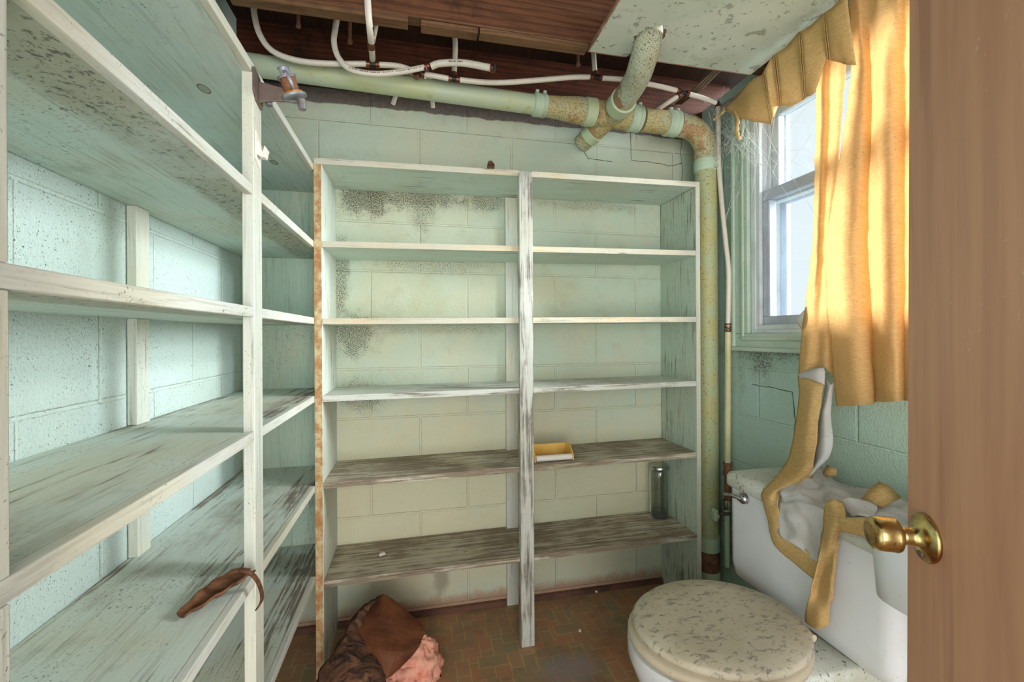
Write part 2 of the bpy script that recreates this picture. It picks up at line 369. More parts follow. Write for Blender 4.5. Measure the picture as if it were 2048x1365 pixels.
def glass(name,tint=(.95,.98,.97,1),w=.12):
    n=NT(name)
    tr=n.node('ShaderNodeBsdfTransparent',{'Color':tint}).outputs[0]
    gl=n.node('ShaderNodeBsdfGlossy',{'Color':(1,1,1,1),'Roughness':.03}).outputs[0]
    fr=n.node('ShaderNodeLayerWeight',{'Blend':.5}).outputs['Facing']
    fr=n.math('MULTIPLY_ADD',n.math('POWER',fr,4.0),.5*w/.12,.03 if w<.2 else .10)
    n.l.new(n.node('ShaderNodeMixShader',{0:fr,1:tr,2:gl}).outputs[0],n.out.inputs[0]); return n.m
M['pane']=glass('window_glass')
M['jarglass']=glass('jar_glass',(.66,.70,.68,1),.6)
M['yplastic']=simple('yellow_plastic',(236,200,112),.35,var=(214,170,80))
M['bark']=rough_wood('brown_peeled_wood',0,(124,84,58),(90,58,40),(48,30,22))
M['kraft']=simple('brown_kraft_paper',(112,68,42),.6,var=(78,44,28),scale=5,bumpS=.3,bscale=20,specks=[(200,.7,.7,(190,160,130))],spec=.2)
def torn_mat():
    n=NT('torn_tar_paper'); c=n.coord(True,(4,16,6)); c1=n.coord(True)
    g=n.noise(c,2.4,8,.75,1.5)
    col=n.mix(n.ramp(g,.4,.6),srgb(28,20,16),srgb(112,74,50))
    col=n.mix(n.ramp(n.noise(c1,22,6,.7),.55,.7,0,.8),col,srgb(150,104,70))
    return n.fin(col,.85,n.bump(g,.9,.006))
M['torn']=torn_mat()
M['pink']=simple('pink_fibreglass',(234,172,150),.95,var=(216,134,112),scale=22,bumpS=1.0,bscale=90)
M['web']=simple('cobweb_silk',(214,216,214),.8)
M['dark']=simple('dark_gap',(26,22,20),.9)
M['soil']=simple('rubble',(104,88,72),.95,var=(64,52,44),scale=30,bumpS=.8)

# ------------------------------------------------------------------ room shell
XL, XR, YB, YN = -.645, 1.31, 1.85, -.45
ZT = 2.15
def struct(o): o['kind']='structure'; return o
struct(MB().box((XL-.1,YN,-.1),(XR+.2,YB+.1,0)).build('floor',M['floor']))
struct(MB().box((XL-.19,YB,0),(XR+.19,YB+.19,ZT-.005)).box((XL-.19,YB+.05,ZT-.005),(XR+.19,YB+.19,ZT+.24)).build('wall_back',M['wall_back']))
struct(MB().box((XL-.19,YN,0),(XL,YB,ZT+.24)).build('wall_left',M['wall_left']))
# right wall with a window opening
WY0, WY1, WZ0, WZ1 = .42, 1.50, 1.155, 2.08
w=MB(); w.box((XR,YN,0),(XR+.19,YB,WZ0)); w.box((XR,YN,WZ0),(XR+.19,WY0,WZ1)); w.box((XR,WY1,WZ0),(XR+.19,YB,WZ1)); w.box((XR,YN,WZ1),(XR+.19,YB,ZT+.05))
struct(w.build('wall_right',M['wall_right']))
struct(MB().box((XL-.19,YN,ZT+.19),(XR+.19,YB+.19,ZT+.23)).build('ceiling',M['subfloor']))
struct(MB().prism([(XL,YB-.0005,0),(XL,YB-.014,0),(XL,YB-.010,.016),(XL,YB-.0005,.022)],(XR-XL,0,0)).build('baseboard_back',simple('dark_quarter_round',(104,66,50),.7,var=(70,46,36),bumpS=.3)))

# cracks in the block walls
def crack(pts,par,name='crack',**kw):
    q=[]; 
    for x,y in pts: q.append(U(x,y,**kw))
    out=[]
    for a,b in zip(q[:-1],q[1:]):
        for k in range(6):
            p=a.lerp(b,k/6)+Vector(noise.noise_vector(a.lerp(b,k/6)*90))*.003
            if 'Y' in kw: p.y=kw['Y']
            else: p.x=kw['X']
            out.append(p)
    out.append(q[-1]); MB().tube(out,[.0009+.0007*random.random() for _ in out],6).build(name,M['dark'],par)
wb_=bpy.data.objects['wall_back']; wr_=bpy.data.objects['wall_right']
crack([(1363,278),(1361,305),(1365,340),(1362,372)],wb_,Y=YB)
crack([(1364,327),(1340,332),(1305,325),(1263,321),(1261,265)],wb_,Y=YB)
crack([(1166,300),(1176,317),(1225,324)],wb_,Y=YB)
crack([(1505,770),(1545,776),(1585,785),(1590,840),(1588,905)],wr_,X=XR)
# joists
def joist(y, label, x0=XL-.15, x1=XR+.15, z=ZT, mat='joist', h=.19):
    t=thing('ceiling_joist',label,'joist',((x0+x1)/2,y,z),'floor joists overhead')
    MB().box((x0,y,z+.004),(x1,y+.038,z+h-.001)).build('beam',M[mat],t,bevel=.002)
    MB().box((x0,y-.0005,z),(x1,y+.0385,z+.0045)).build('lighter_underside',M['joist_edge'],t)  # thin underside strip in a lighter wood tone than the beam
    return t
joist(1.80,'dark red-brown timber joist behind the pipes, over the back wall',z=ZT+.003,mat='joist_dark')
joist(1.388,'nearer red-brown timber joist crossing above the white pipes')
# small nailed blocks on the underside of the nearer joist
def cleat(x0,x1,y,z,dz,label):
    o=MB(((x0+x1)/2,y,z)).box((x0,y,z-.018),(x1,y+.040,z),dz).build('wood_cleat',M['joist_edge'],bevel=.002)
    tag(o,label,'wood strip','strips nailed under the joist')
cleat(-.52,-.02,1.384,ZT-.001,-.0,'short brown wood strip nailed under the joist at its left end')
cleat(.02,.20,1.390,ZT-.001,-.0,'short brown wood block under the joist just right of the vertical white pipe')
cleat(.205,.575,1.387,ZT-.001,-.0,'brown wood strip under the joist beside the painted ceiling board')
# board between joists (bridging planks overhead)
# metal rods sticking down
for i,(px,y0,y1,lab) in enumerate([(597,18,54,'leftmost rusty rod sticking down between the joists'),(700,38,86,'middle rusty rod sticking down beside the curved white pipe'),(1156,95,132,'dark rod sticking down left of the painted ceiling board')]):
    a=U(px,y1,Y=1.62); o=MB(a).tube([a,(a.x,a.y,ZT+.188)],.006,10); o.tube([a-Vector((0,0,.001)),a+Vector((0,0,.008))],.009,6)
    tag(o.build('steel_rod',M['rust'],smooth=True,auto=30),lab,'rod','rods hanging between the joists')

# painted ceiling board with ragged hole
px0=.587; zc=ZT-.013
hole=U(1300,78,Z=zc)
t=thing('ceiling_board','pale mouldy painted board under the joists, pierced by the drain pipe','ceiling board',(px0,1.41,zc))
mb=MB(); x1,y0b,y1b=1.235,.2,1.410
# outer rectangle with a hole, built as fan of quads
N=40; hp=[]; op=[]
hcx,hcy=hole.x,hole.y
for i in range(N):
    a=2*math.pi*i/N; rr=.053+.005*math.sin(i*2.3)+.003*math.sin(i*5.1)
    hp.append(Vector((hcx+math.cos(a)*rr,hcy+math.sin(a)*rr*1.15,0)))
    dx,dy=math.cos(a),math.sin(a); s=1e9
    if dx>1e-6: s=min(s,(x1-hcx)/dx)
    if dx<-1e-6: s=min(s,(px0-hcx)/dx)
    if dy>1e-6: s=min(s,(y1b-hcy)/dy)
    if dy<-1e-6: s=min(s,(y0b-hcy)/dy)
    op.append(Vector((hcx+dx*s,hcy+dy*s,0)))
corners=[(x1,y1b),(px0,y1b),(px0,y0b),(x1,y0b)]
for cx_,cy_ in corners:
    j=min(range(N),key=lambda k:(op[k]-Vector((cx_,cy_,0))).length); op[j]=Vector((cx_,cy_,0))
# split slot from the hole to the far edge
for zz in (0,): pass
vs=[];fs=[]
for z_ in (zc,zc+.0125):
    vs+= [Vector((p.x,p.y,z_)) for p in hp]+[Vector((p.x,p.y,z_)) for p in op]
skip={j for j in range(N) if math.pi*.52<2*math.pi*(j+.5)/N<math.pi*.62}
for i in range(N):
    if i in skip: continue
    j=(i+1)%N
    fs+= [(i,i+N,j+N,j),(i+2*N,j+2*N,j+3*N,i+3*N),(i,j,j+2*N,i+2*N),(i+N,i+3*N,j+3*N,j+N)]
    if (i-1)%N in skip: fs.append((i,i+2*N,i+3*N,i+N))
    if j in skip: fs.append((j,j+N,j+3*N,j+2*N))
mb.add(vs,fs).build('board',M['ceil_panel'],t)
e=MB(); e.box((px0-.004,y0b,zc-.0008),(px0+.0005,y1b,zc+.0118)); e.box((px0-.004,y1b,zc-.0008),(.722,y1b+.004,zc+.0118)); e.box((.80,y1b,zc-.0008),(x1,y1b+.004,zc+.0118))
e.build('cut_edge',M['panel_edge'],t)

# ------------------------------------------------------------------ window
def yz_frame(mb,x0,x1,y0,y1,z0,z1,w,wb=None,wt=None):
    wb=wb or w; wt=wt or w
    mb.box((x0,y0,z0),(x1,y1,z0+wb)); mb.box((x0,y0,z1-wt),(x1,y1,z1)); mb.box((x0,y0,z0+wb),(x1,y0+w,z1-wt)); mb.box((x0,y1-w,z0+wb),(x1,y1,z1-wt)); return mb
wt=bpy.data.objects.new('window_1',None); C.objects.link(wt); wt.location=(XR,(WY0+WY1)/2,WZ0); wt['_w']=tuple(wt.location); wt['kind']='structure'
wt['label']='white double-hung window with mouldy pale green casing'
c=MB(); yz_frame(c,XR-.018,XR-.001,WY0-.07,WY1+.07,WZ0-.055,WZ1+.035,.072,.062,.04)
c.build('casing',M['trimpaint'],wt,bevel=.004)
c=MB(); yz_frame(c,XR-.030,XR-.018,WY0-.078,WY1+.078,WZ0-.063,WZ1+.04,.016); yz_frame(c,XR-.026,XR-.018,WY0-.028,WY1+.028,WZ0-.02,WZ1+.02,.014)
c.build('casing_moulding',M['trimpaint'],wt,bevel=.004)
c=MB(); yz_frame(c,XR+.0,XR+.14,WY0,WY1,WZ0,WZ1,.022); c.build('jamb',M['sash'],wt,bevel=.002)
c=MB(); yz_frame(c,XR+.005,XR+.020,WY0+.022,WY1-.022,WZ0+.022,WZ1-.022,.018); yz_frame(c,XR+.058,XR+.066,WY0+.022,WY1-.022,WZ0+.022,WZ1-.022,.014); c.build('stop_bead',M['sash'],wt,bevel=.002)
zm=1.695
c=MB(); yz_frame(c,XR+.022,XR+.056,WY0+.024,WY1-.024,WZ0+.024,zm+.025,.045,.05,.04); s=c.build('lower_sash',M['sashblue'],wt,bevel=.004)
MB().box((XR+.037,WY0+.066,WZ0+.072),(XR+.040,WY1-.066,zm-.012)).build('pane',M['pane'],s)
c=MB(); yz_frame(c,XR+.068,XR+.098,WY0+.024,WY1-.024,zm-.02,WZ1-.024,.042,.04,.045); s=c.build('upper_sash',M['sash'],wt,bevel=.004)
MB().box((XR+.082,WY0+.064,zm+.018),(XR+.085,WY1-.064,WZ1-.066)).build('pane',M['pane'],s)
c=MB(); yz_frame(c,XR+.118,XR+.135,WY0+.022,WY1-.022,WZ0+.022,WZ1-.022,.03); c.box((XR+.118,WY0+.05,zm-.02),(XR+.135,WY1-.05,zm+.01)); c.build('storm_frame',M['sashblue'],wt,bevel=.002)

# ------------------------------------------------------------------ left shelving unit
XF=-.335; T=.019
zl=[1.74,1.481,1.222,.958,.655,.35]
L=thing('shelving_unit','deep aqua painted shelving built along the left wall, six mouldy shelves','shelving',(XL+.15,.9,0))
YE=YB-.018; Y0L=-.40; YEF=1.562
for i,z in enumerate(zl):
    mat=['shelf_y_clean','shelf_y','shelf_y','shelf_y_worn','shelf_y_worn','shelf_y_worn'][i]
    nose=.016
    # notched outline round the posts
    pts=[(XL+.002,Y0L),(XF-nose,Y0L)]
    if i>0:
        pts+=[(XF-nose,1.018),(XF-.0225,1.018),(XF-.0225,1.070),(XF-nose,1.070)]
    pts+=[(XF-nose,1.578),(-.342,1.59),(-.342,YE),(XL+.002,YE)]
    b=MB().prism([(x,y,z-T) for x,y in pts],(0,0,T)).build('shelf',M[mat],L,bevel=.0015)
    e=MB()
    if i==0: e.box((XF-nose,Y0L,z-T-.001),(XF,1.58,z+.001))
    else:
        e.box((XF-nose,Y0L,z-T-.002),(XF,1.0185,z+.001)); e.box((XF-nose,1.0695,z-T-.002),(XF,1.58,z+.001))
    ed=e.build('front_edge',M['edge_y'],b,bevel=.002)
zt=zl[0]-T
MB().box((XF-.0215,1.0195,0),(XF+.001,1.069,zt)).build('front_post',M['post_z'],L,bevel=.0015)
# first post, broken by the shelf noses
mb=MB(); zs=[0]+sorted(zl)[:]
for a,b_ in zip(zs[:-1],zs[1:]):
    mb.box((XF-.0215,.398,a+(.001 if a else 0)),(XF-.0005,.4515,b_-T-.003))
mb.build('front_post',M['post_z'],L,bevel=.0015)
zs=[0]+sorted(zl)
for a,b_ in zip(zs[:-1],zs[1:]):
    MB().box((XL+.002,1.159,a+.0005),(XL+.022,1.209,b_-T-.0005)).build('rear_post',M['post_z'],L,bevel=.0015)
for a,b_ in zip(zs[:-1],zs[1:]):
    if a==0: continue
    MB().box((XL+.002,YE-.002,a+.0005),(-.343,YE+.014,b_-T-.0005)).build('end_panel',M['endpanel'],L)

# ------------------------------------------------------------------ back shelving unit
YF=1.585
xl0,xl1,xr1=-.334,-.310,1.140
zleft=[1.745,1.483,1.220,.957,.662,.326]; zright=[1.766,1.503,1.231,.968,.676,.340]
B=thing('shelving_unit','open shelving against the back wall, two bays wide, six boards, lower ones worn bare','shelving',((xl0+xr1)/2,1.7,0))
MB().box((xl0,YF+.0015,0),(xl1,YB-.002,1.745)).build('side_panel',M['panel_z'],B,bevel=.001)
o=MB().box((xl0-.001,YF-.002,0),(xl1-.002,YF+.0015,1.744)).build('bare_front_edge',M['bare_edge'],B)
MB().box((xr1-.019,YF,0),(xr1,YB-.002,1.764)).build('side_panel',M['panel_z_worn'],B,bevel=.001)
MB().box((xr1-.0185,YF-.002,0),(xr1-.0005,YF,1.764)).build('front_edge',M['post_z'],B)
PXa,PXb=.376,.427
for i in range(6):
    mat=['shelf_x','shelf_x','shelf_x','shelf_x_mid','shelf_x_worn','shelf_x_worn'][i]
    zL,zR=zleft[i],zright[i]; xa=xl1+.0005 if i else xl0; xb=xr1-.0195 if i else xr1
    if i==0: zL+=T; zR+=T; 
    dz=zR-zL
    # board notched around front post and rear post
    zat=lambda x:zL+(x-xa)/(xb-xa)*dz
    if i:
        out=[(xa,YF+.003),(PXa-.001,YF+.003),(PXa-.001,YF+.020),(PXb+.001,YF+.020),(PXb+.001,YF+.003),(xb,YF+.003),(xb,YB-.0025),(PXb+.001,YB-.0025),(PXb+.001,YB-.0215),(PXa-.001,YB-.0215),(PXa-.001,YB-.0025),(xa,YB-.0025)]
    else: out=[(xa,YF+.003),(xb,YF+.003),(xb,YB-.0025),(xa,YB-.0025)]
    b=MB().prism([(x,y,zat(x)-T) for x,y in out],(0,0,T)).build('shelf',M[mat],B,bevel=.0012)
    e=MB()
    for (u0,u1) in ([(xa,PXa-.001),(PXb+.001,xb)]):
        e.prism([(u0,YF-.001,zat(u0)-T-.001),(u1,YF-.001,zat(u1)-T-.001),(u1,YF-.001,zat(u1)+.0005),(u0,YF-.001,zat(u0)+.0005)],(0,.0042,0))
    e.build('front_edge',M['edge_x'] if i<3 else M['shelf_x_mid'] if i==3 else M['shelf_x_worn'],b)
# side panel tops run under board 0; fix
MB().box((PXa,YF-.012,0),(PXb,YF+.018,1.766)).build('front_post',M['post_z_worn'],B,bevel=.0015)
MB().box((PXa,YB-.020,.0),(PXb,YB-.002,1.752)).build('rear_post',M['post_z'],B,bevel=.0015)

# ------------------------------------------------------------------ drain pipe
PYc=1.69
def P(px,py,Y=PYc): return U(px,py,Y=Y)
D=thing('drain_pipe','thick rust-speckled pale green iron drain pipe under the joists and down the corner','pipe',(1.255,1.69,0))
r4=.046
pl=[Vector((-.66,PYc,P(515,132).z+.006)),P(560,138),P(800,170),P(1062,202)]
pl=[Vector((p.x,PYc,p.z)) for p in pl]
def line_at(x, a=P(560,138), b=P(1345,248)): return Vector((x,PYc,a.z+(b.z-a.z)*(x-a.x)/(b.x-a.x)))
xs=lambda px: P(px,200).x
MB().tube([line_at(XL+.01),line_at(xs(1066))],.0375,28).build('pipe',M['pipe_green'],D,smooth=True,auto=40)
def coupling(p,d,length,r,name='coupling',bands=2):
    d=d.normalized(); a=p-d*length/2; b=p+d*length/2
    q=MB().tube([a,a+d*.003,b-d*.003,b],[r-.001,r+.003,r+.003,r-.001],28).build(name,M['clamp'],D,smooth=True,auto=40)
    mb=MB()
    for k in range(bands):
        cpt=p+d*length*(.28 if k else -.28)
        mb.tube([cpt-d*.006,cpt+d*.006],[r+.0045]*2,28)
        up=Vector((0,-.35,1)) if abs(d.z)<.7 else Vector((.2,-1,0))
        up=(up-d*up.dot(d)).normalized(); c2=cpt+up*(r+.008)
        s=d.cross(up)
        mb.obox(c2,d*.006,s*.008,up*.005); mb.tube([c2-s*.012,c2+s*.012],.0035,8)
    mb.build('band_clamp',M['clampband'],q,smooth=True,auto=35)
dl=(line_at(1)-line_at(0)).normalized()
coupling(line_at(xs(1079)),dl,.055,.041)
a,b=line_at(xs(1092)),line_at(xs(1166))
MB().tube([a,a.lerp(b,.35),b.lerp(a,.2),b],[.040,.044,.052,.052],28).build('reducer',M['pipe_rust'],D,smooth=True,auto=40)
coupling(line_at(xs(1178)),dl,.05,.052,bands=0)
# cross fitting
cx=line_at(xs(1222))
mb=MB().tube([line_at(xs(1190)),line_at(xs(1256))],[.05,.05],28)
br0=cx+Vector((-.002,-.02,.004)); brd=(U(1262,182,Y=1.50)-cx).normalized()
mb.tube([cx-brd*.0,cx+brd*.09],[.05,.05],28)
st=U(1163,288,Y=1.835); sd=(st-cx).normalized()
mb.tube([cx,cx+sd*.11],[.044,.042],28)
mb.build('cross_fitting',M['pipe_rust'],D,smooth=True,auto=40)
coupling(cx+brd*.10,brd,.06,.049,bands=0)
top=Vector((hole.x,hole.y,ZT+.10))
pts=spline([cx+brd*.12,U(1272,160,Y=1.45),U(1284,128,Y=1.375),Vector((hole.x-.001,hole.y+.012,zc+.0)),top],8)
MB().tube(pts,.0455,28).build('branch_pipe',simple('speckled_green_iron',(190,198,174),.6,var=(184,176,140),scale=10,bumpS=.6,bscale=160,specks=[(230,.56,.85,(78,62,46)),(9,.60,.7,(150,84,44))]),D,smooth=True,auto=40)
coupling(cx+sd*.115,sd,.04,.043,bands=0)
MB().tube([cx+sd*.13,cx+sd*(st-cx).length],.039,28).build('stub_pipe',M['pipe_rust'],D,smooth=True,auto=40)
coupling(line_at(xs(1268)),dl,.055,.050)
MB().tube([line_at(xs(1284)),line_at(xs(1330))],.0475,28).build('pipe',M['pipe_rust'],D,smooth=True,auto=40)
coupling(line_at(xs(1343)),dl,.058,.049)
vx=P(1413,500).x; e0=line_at(xs(1356)); R=.105
vt=Vector((vx,PYc,e0.z-R))
arc=[e0]
for k in range(1,11):
    a_=math.pi/2*k/10; arc.append(Vector((vx-R+R*math.sin(a_),PYc,e0.z-.004-R+R*math.cos(a_))))
arc.append(Vector((vx,PYc,P(1413,325).z)))
MB().tube(arc,.0485,28).build('elbow',M['pipe_rust'],D,smooth=True,auto=40)
pz=lambda py:P(1413,py).z
coupling(Vector((vx,PYc,pz(334))),Vector((0,0,-1)),.055,.047)
MB().tube([Vector((vx,PYc,pz(345))),Vector((vx,PYc,pz(1072)))],r4,28).build('vertical_pipe',M['pipe_rust_v'],D,smooth=True,auto=40)
MB().tube([Vector((vx,PYc,pz(1070))),Vector((vx,PYc,pz(1098)))],.0495,28).build('coupling',M['clamp'],D,smooth=True,auto=40)
MB().tube([Vector((vx,PYc,pz(1096))),Vector((vx,PYc,pz(1140)))],.0465,28).build('rusted_section',M['rust'],D,smooth=True,auto=40)
MB().tube([Vector((vx,PYc,pz(1138))),Vector((vx,PYc,0))],[.050,.05],28).build('floor_hub',M['clamp'],D,smooth=True,auto=40)

# ------------------------------------------------------------------ white water pipes
rp=.0095
def ring(mb,p,d,r=rp+.0025,l=.006): d=d.normalized(); MB().tube([p-d*l,p+d*l],r,14).build('crimp_ring',M['copper'],mb,smooth=True,auto=40)
Wp=thing('water_pipe','long white plastic water pipe with black tees, turning down beside the window','pipe',(.3,1.6,2.1))
def run(pts,Y=1.6,name='pipe_run',parent=Wp,r=rp,k=8):
    q=[U(x[0],x[1],Y=(x[2] if len(x)>2 else Y)) for x in pts]; q=spline(q,k)
    return MB().tube(q,r,14).build(name,M['pex'],parent,smooth=True,auto=40)
run([(506,-12),(509,30),(520,70),(545,102),(590,120),(650,127),(738,128)])
run([(752,129),(795,132),(828,142)])
run([(846,148),(875,153),(902,158)])
run([(914,159),(960,164),(1010,165),(1080,160),(1140,155),(1184,154)])
run([(1198,156),(1250,160),(1310,171),(1357,182)])
run([(1373,187),(1405,196),(1432,206)],Y=1.6)
run([(734,-20,1.355),(737,30,1.36),(740,60,1.385),(742,82,1.44),(744,104,1.53),(745,121,1.6)],r=.010)
run([(757,20,1.46),(752,50,1.47),(745,84,1.475)],r=.008)
run([(905,40),(910,80),(910,115),(908,150)])
run([(1186,80),(1188,120),(1190,148)])
run([(1360,190,1.6),(1335,206,1.64),(1308,224,1.72)])
run([(832,150,1.61),(815,146,1.70),(797,176,1.78),(786,208,1.835)])
run([(850,152,1.61),(857,150,1.70),(862,182,1.79),(866,215,1.84)])
# vertical white riser by the window: on the right wall
riser=[(1436,212),(1437,260),(1438,330),(1443,400),(1451,480),(1457,540),(1457,600),(1456,655)]
q=[U(x,y,X=XR-.035) for x,y in riser]
MB().tube(spline(q,8),.0098,14).build('riser',M['pex'],Wp,smooth=True,auto=40)
el=U(1436,208,X=XR-.035); tee=U(1432,206,Y=1.6)
MB().tube(spline([tee,tee.lerp(el,.6)+Vector((0,0,.004)),el+Vector((0,0,.002)),q[0]+Vector((0,0,-.01))],6),.0085,12).build('elbow',M['blackfit'],Wp,smooth=True)
rings=Wp
def ring1(a,b,r): MB().tube([a,b],r,14).build('crimp_ring',M['copper'],Wp,smooth=True,auto=40)
def tee_(px,py,ends,Y=1.6):
    c=U(px,py,Y=Y); fit=MB()
    for (ex,ey) in ends:
        e=U(ex,ey,Y=Y); fit.tube([c,e],.0075,12)
        ring(rings,e,e-c)
    fit.build('tee_fitting',M['blackfit'],Wp,smooth=True,auto=40)
for args in [(745,129,[(736,128),(755,129),(746,119)]),(837,145,[(829,142),(846,149),(832,152)]),(908,158,[(900,157),(916,159),(908,149)]),(1191,155,[(1182,154),(1200,156),(1190,147)]),(1366,185,[(1356,182),(1375,188),(1358,191)]),]: tee_(*args)
for args in [(742,88,[(741.6,82),(742.6,94)],1.455)]: tee_(*args)
for y_ in (58,66,102): 
    c=U(740+ (y_-58)*.08,y_,Y=1.383+ (y_-58)*.0034); ring1(c+Vector((0,-.001,-.004)),c+Vector((0,0,.004)),.0125)
c=q[0]; ring1(c+Vector((0,0,-.005)),c+Vector((0,0,.005)),.0125)
for dz in (-.012,.0,.012):
    c=U(1456,655,X=XR-.035)+Vector((0,0,dz)); ring1(c+Vector((0,0,-.004)),c+Vector((0,0,.004)),.0125 if dz else .014)
# second white pipe with open end
W2=thing('water_pipe','looped white plastic water pipe with an open cut end in front of the drain pipe','pipe',(.1,1.55,2.1))
loop=[(677,20,1.58),(671,55,1.58),(668,85,1.57),(677,115,1.56),(700,138,1.55),(745,148,1.55),(800,144,1.55),(852,134,1.55)]
run(loop,parent=W2)
run([(862,133,1.55),(880,127,1.54),(925,126,1.52),(982,136,1.49)],parent=W2,name='open_pipe',r=.0115)
e=U(982,136,Y=1.49); e2=U(989,137,Y=1.485)
MB().tube([e,e2],.0135,16).build('end_ring',M['copper'],W2,smooth=True,auto=40)
MB().tube([e2,e2+(e2-e)*.15],.0105,16).build('bore_shade_disc',M['blackfit'],W2)  # solid black disc stands in for the shade inside the cut end
for pp in((850,134),(856,133),(868,130)): c=U(pp[0],pp[1],Y=1.55); MB().tube([c-Vector((.004,0,-.0008)),c+Vector((.004,0,.0008))],.0125,14).build('crimp_ring',M['copper'],W2,smooth=True,auto=40)
# printed line on the pipe (row of small dark characters, illegible in the photo)
def printed(points, parent, n, Y):
    mb=MB(); sp=spline([U(x,y,Y=Y) for x,y in points],30)
    for k in range(n):
        p=sp[int(k*(len(sp)-2)/n)]; t=(sp[int(k*(len(sp)-2)/n)+1]-p).normalized()
        if k%7==6: continue
        c=p+Vector((0,-.0116,.001)); mb.obox(c,t*(.0010+.0006*random.random()),Vector((0,.0004,0)),Vector((0,0,.0016+.0006*random.random())))
    mb.build('printed_line',M['print'],parent)
printed([(700,140),(745,149),(800,146),(848,137)],W2,44,1.548)
printed([(898,127),(925,128),(960,132)],W2,20,1.52)
# steel riser lower part
S=thing('supply_pipe','cream painted steel pipe with brown fittings behind the toilet tank','pipe',(XR-.035,1.5,.3))
qa=U(1456,665,X=XR-.035); qb=U(1455,925,X=XR-.035)
MB().tube([qa,qb],.0125,16).build('pipe',simple('cream_pipe',(214,206,160),.45,var=(196,188,140),specks=[(90,.64,.6,(130,96,60))]),S,smooth=True,auto=40)
qc=U(1454,1010,X=XR-.035)
MB().tube([qb,qb+Vector((0,0,-.012)),qb+Vector((0,0,-.014)),qb+Vector((0,0,-.04)),qb+Vector((0,0,-.042)),qb+Vector((0,0,-.055))],[.018,.018,.015,.015,.019,.019],16).build('union',M['rust'],S,smooth=True,auto=40)
MB().tube([qb+Vector((0,0,-.05)),qc],.012,16).build('pipe',M['rust'],S,smooth=True,auto=40)
MB().tube([qc+Vector((0,0,.02)),qc,qc-Vector((0,0,.018))],[.017,.019,.015],16).build('nut',M['chrome'],S,smooth=True,auto=30)
MB().tube([qc-Vector((0,0,.02)),Vector((qc.x,qc.y,.18))],.010,14).build('pipe',M['clamp'],S,smooth=True,auto=40)
vv=U(1429,1030,X=XR-.10)
mb=MB()
for k in range(6):
    a_=k*math.pi/3; c=vv+Vector((0,math.cos(a_)*.016,math.sin(a_)*.016)); mb.obox(c,(.005,0,0),Vector((0,math.cos(a_),math.sin(a_)))*.009,Vector((0,-math.sin(a_),math.cos(a_)))*.006)
mb.tube([vv-Vector((.008,0,0)),vv+Vector((.008,0,0))],.014,12)
mb.build('valve_handle',M['clamp'],S,smooth=True,auto=30,bevel=.001)
MB().tube([vv,Vector((XR-.035,vv.y-.01,vv.z+.002)),Vector((XR-.035,qc.y,vv.z))],.007,10).build('valve_stem',M['iron_old'],S,smooth=True)

# cable bundle behind the board
cb=MB()
for k in range(3):
    a=U(1438+k*6,136,Y=1.45); b_=U(1352+k*5,208,Y=1.79); cb.tube([a+Vector((0,0,.01)),a.lerp(b_,.5)+Vector((0,0,-.004*k)),b_],.0045,8)
cb.o=U(1400,170,Y=1.6); tag(cb.build('electric_cable',simple('brown_cable',(122,104,84),.7),smooth=True),'old brown cables strung between the joist and the right corner','cable')

# ------------------------------------------------------------------ bracket with rusty fitting, hook
Yp=1.045; 
t=thing('faucet_bracket','rusty grey metal bracket holding an old fitting, screwed to the top of the shelf post','bracket',(XF,Yp,1.69))
zb=lambda py,px=520: U(px,py,X=XF+.002).z
za,zb_=U(508,138,X=XF).z,U(508,205,X=XF).z
mb=MB(); mb.prism([(XF+.0015,1.012,za-.004),(XF+.0015,1.018,za+.000),(XF+.0015,1.05,za-.010),(XF+.0015,1.068,zb_+.02),(XF+.0015,1.062,zb_),(XF+.0015,1.03,zb_+.006),(XF+.0015,1.012,zb_+.02)],(.004,0,0))
mb.build('wall_plate',M['iron_old'],t,bevel=.001)
ca=U(586,178,Y=Yp)
zm_=(za+zb_)/2-.002
MB().prism([(XF+.004,Yp-.004,zm_+.020),(ca.x-.012,Yp-.004,zm_+.010),(ca.x-.012,Yp-.004,zm_-.016),(XF+.020,Yp-.004,zm_-.022),(XF+.004,Yp-.004,zm_-.026)],(0,.004,0)).build('arm',M['iron_old'],t,bevel=.001)
ax=Vector((-.35,-.25,1)).normalized(); base=U(588,192,Y=Yp)
MB().tube([base-ax*.006,base-ax*.004,base+ax*.001,base+ax*.003],[.018,.027,.027,.020],24).build('flange',M['greymetal'],t,smooth=True,auto=35)
MB().tube([base+ax*.002,base+ax*.006],[.021,.021],24).build('toothed_ring',simple('orange_rust',(196,132,70),.9,var=(120,70,36),scale=90,bumpS=.8),t,smooth=True,auto=35)
MB().tube([base+ax*.006,base+ax*.036,base+ax*.038],[.016,.016,.020],20).build('rusty_barrel',M['rust'],t,smooth=True,auto=35)
MB().tube([base+ax*.034,base+ax*.04,base+ax*.041,base+ax*.056,base+ax*.057],[.019,.019,.011,.011,.013],20).build('neck',M['greymetal'],t,smooth=True,auto=35)
MB().tube([base+ax*.0572,base+ax*.0576],.008,16).build('bore_shade_disc',M['blackfit'],t)  # black disc painted in for the shade inside the neck opening
f=base+Vector((.004,-.018,.004)); MB().tube([f+ax*.0,f+ax*.030,base+ax*.045+Vector((0,-.006,0))],[.0035,.0045,.006],10).build('lever',M['greymetal'],t,smooth=True)
hh=base-ax*.012; MB().tube([hh+Vector((.010,0,.004)),hh+Vector((.013,0,-.016))],[.010,.008],12).tube([hh+Vector((-.06,.01,.010)),hh+Vector((-.058,.01,-.010))],[.009,.007],12).tube([hh+Vector((-.06,.01,.006)),hh+Vector((.010,0,.0))],.005,8).build('bolt_end',M['greymetal'],t,smooth=True,auto=40)

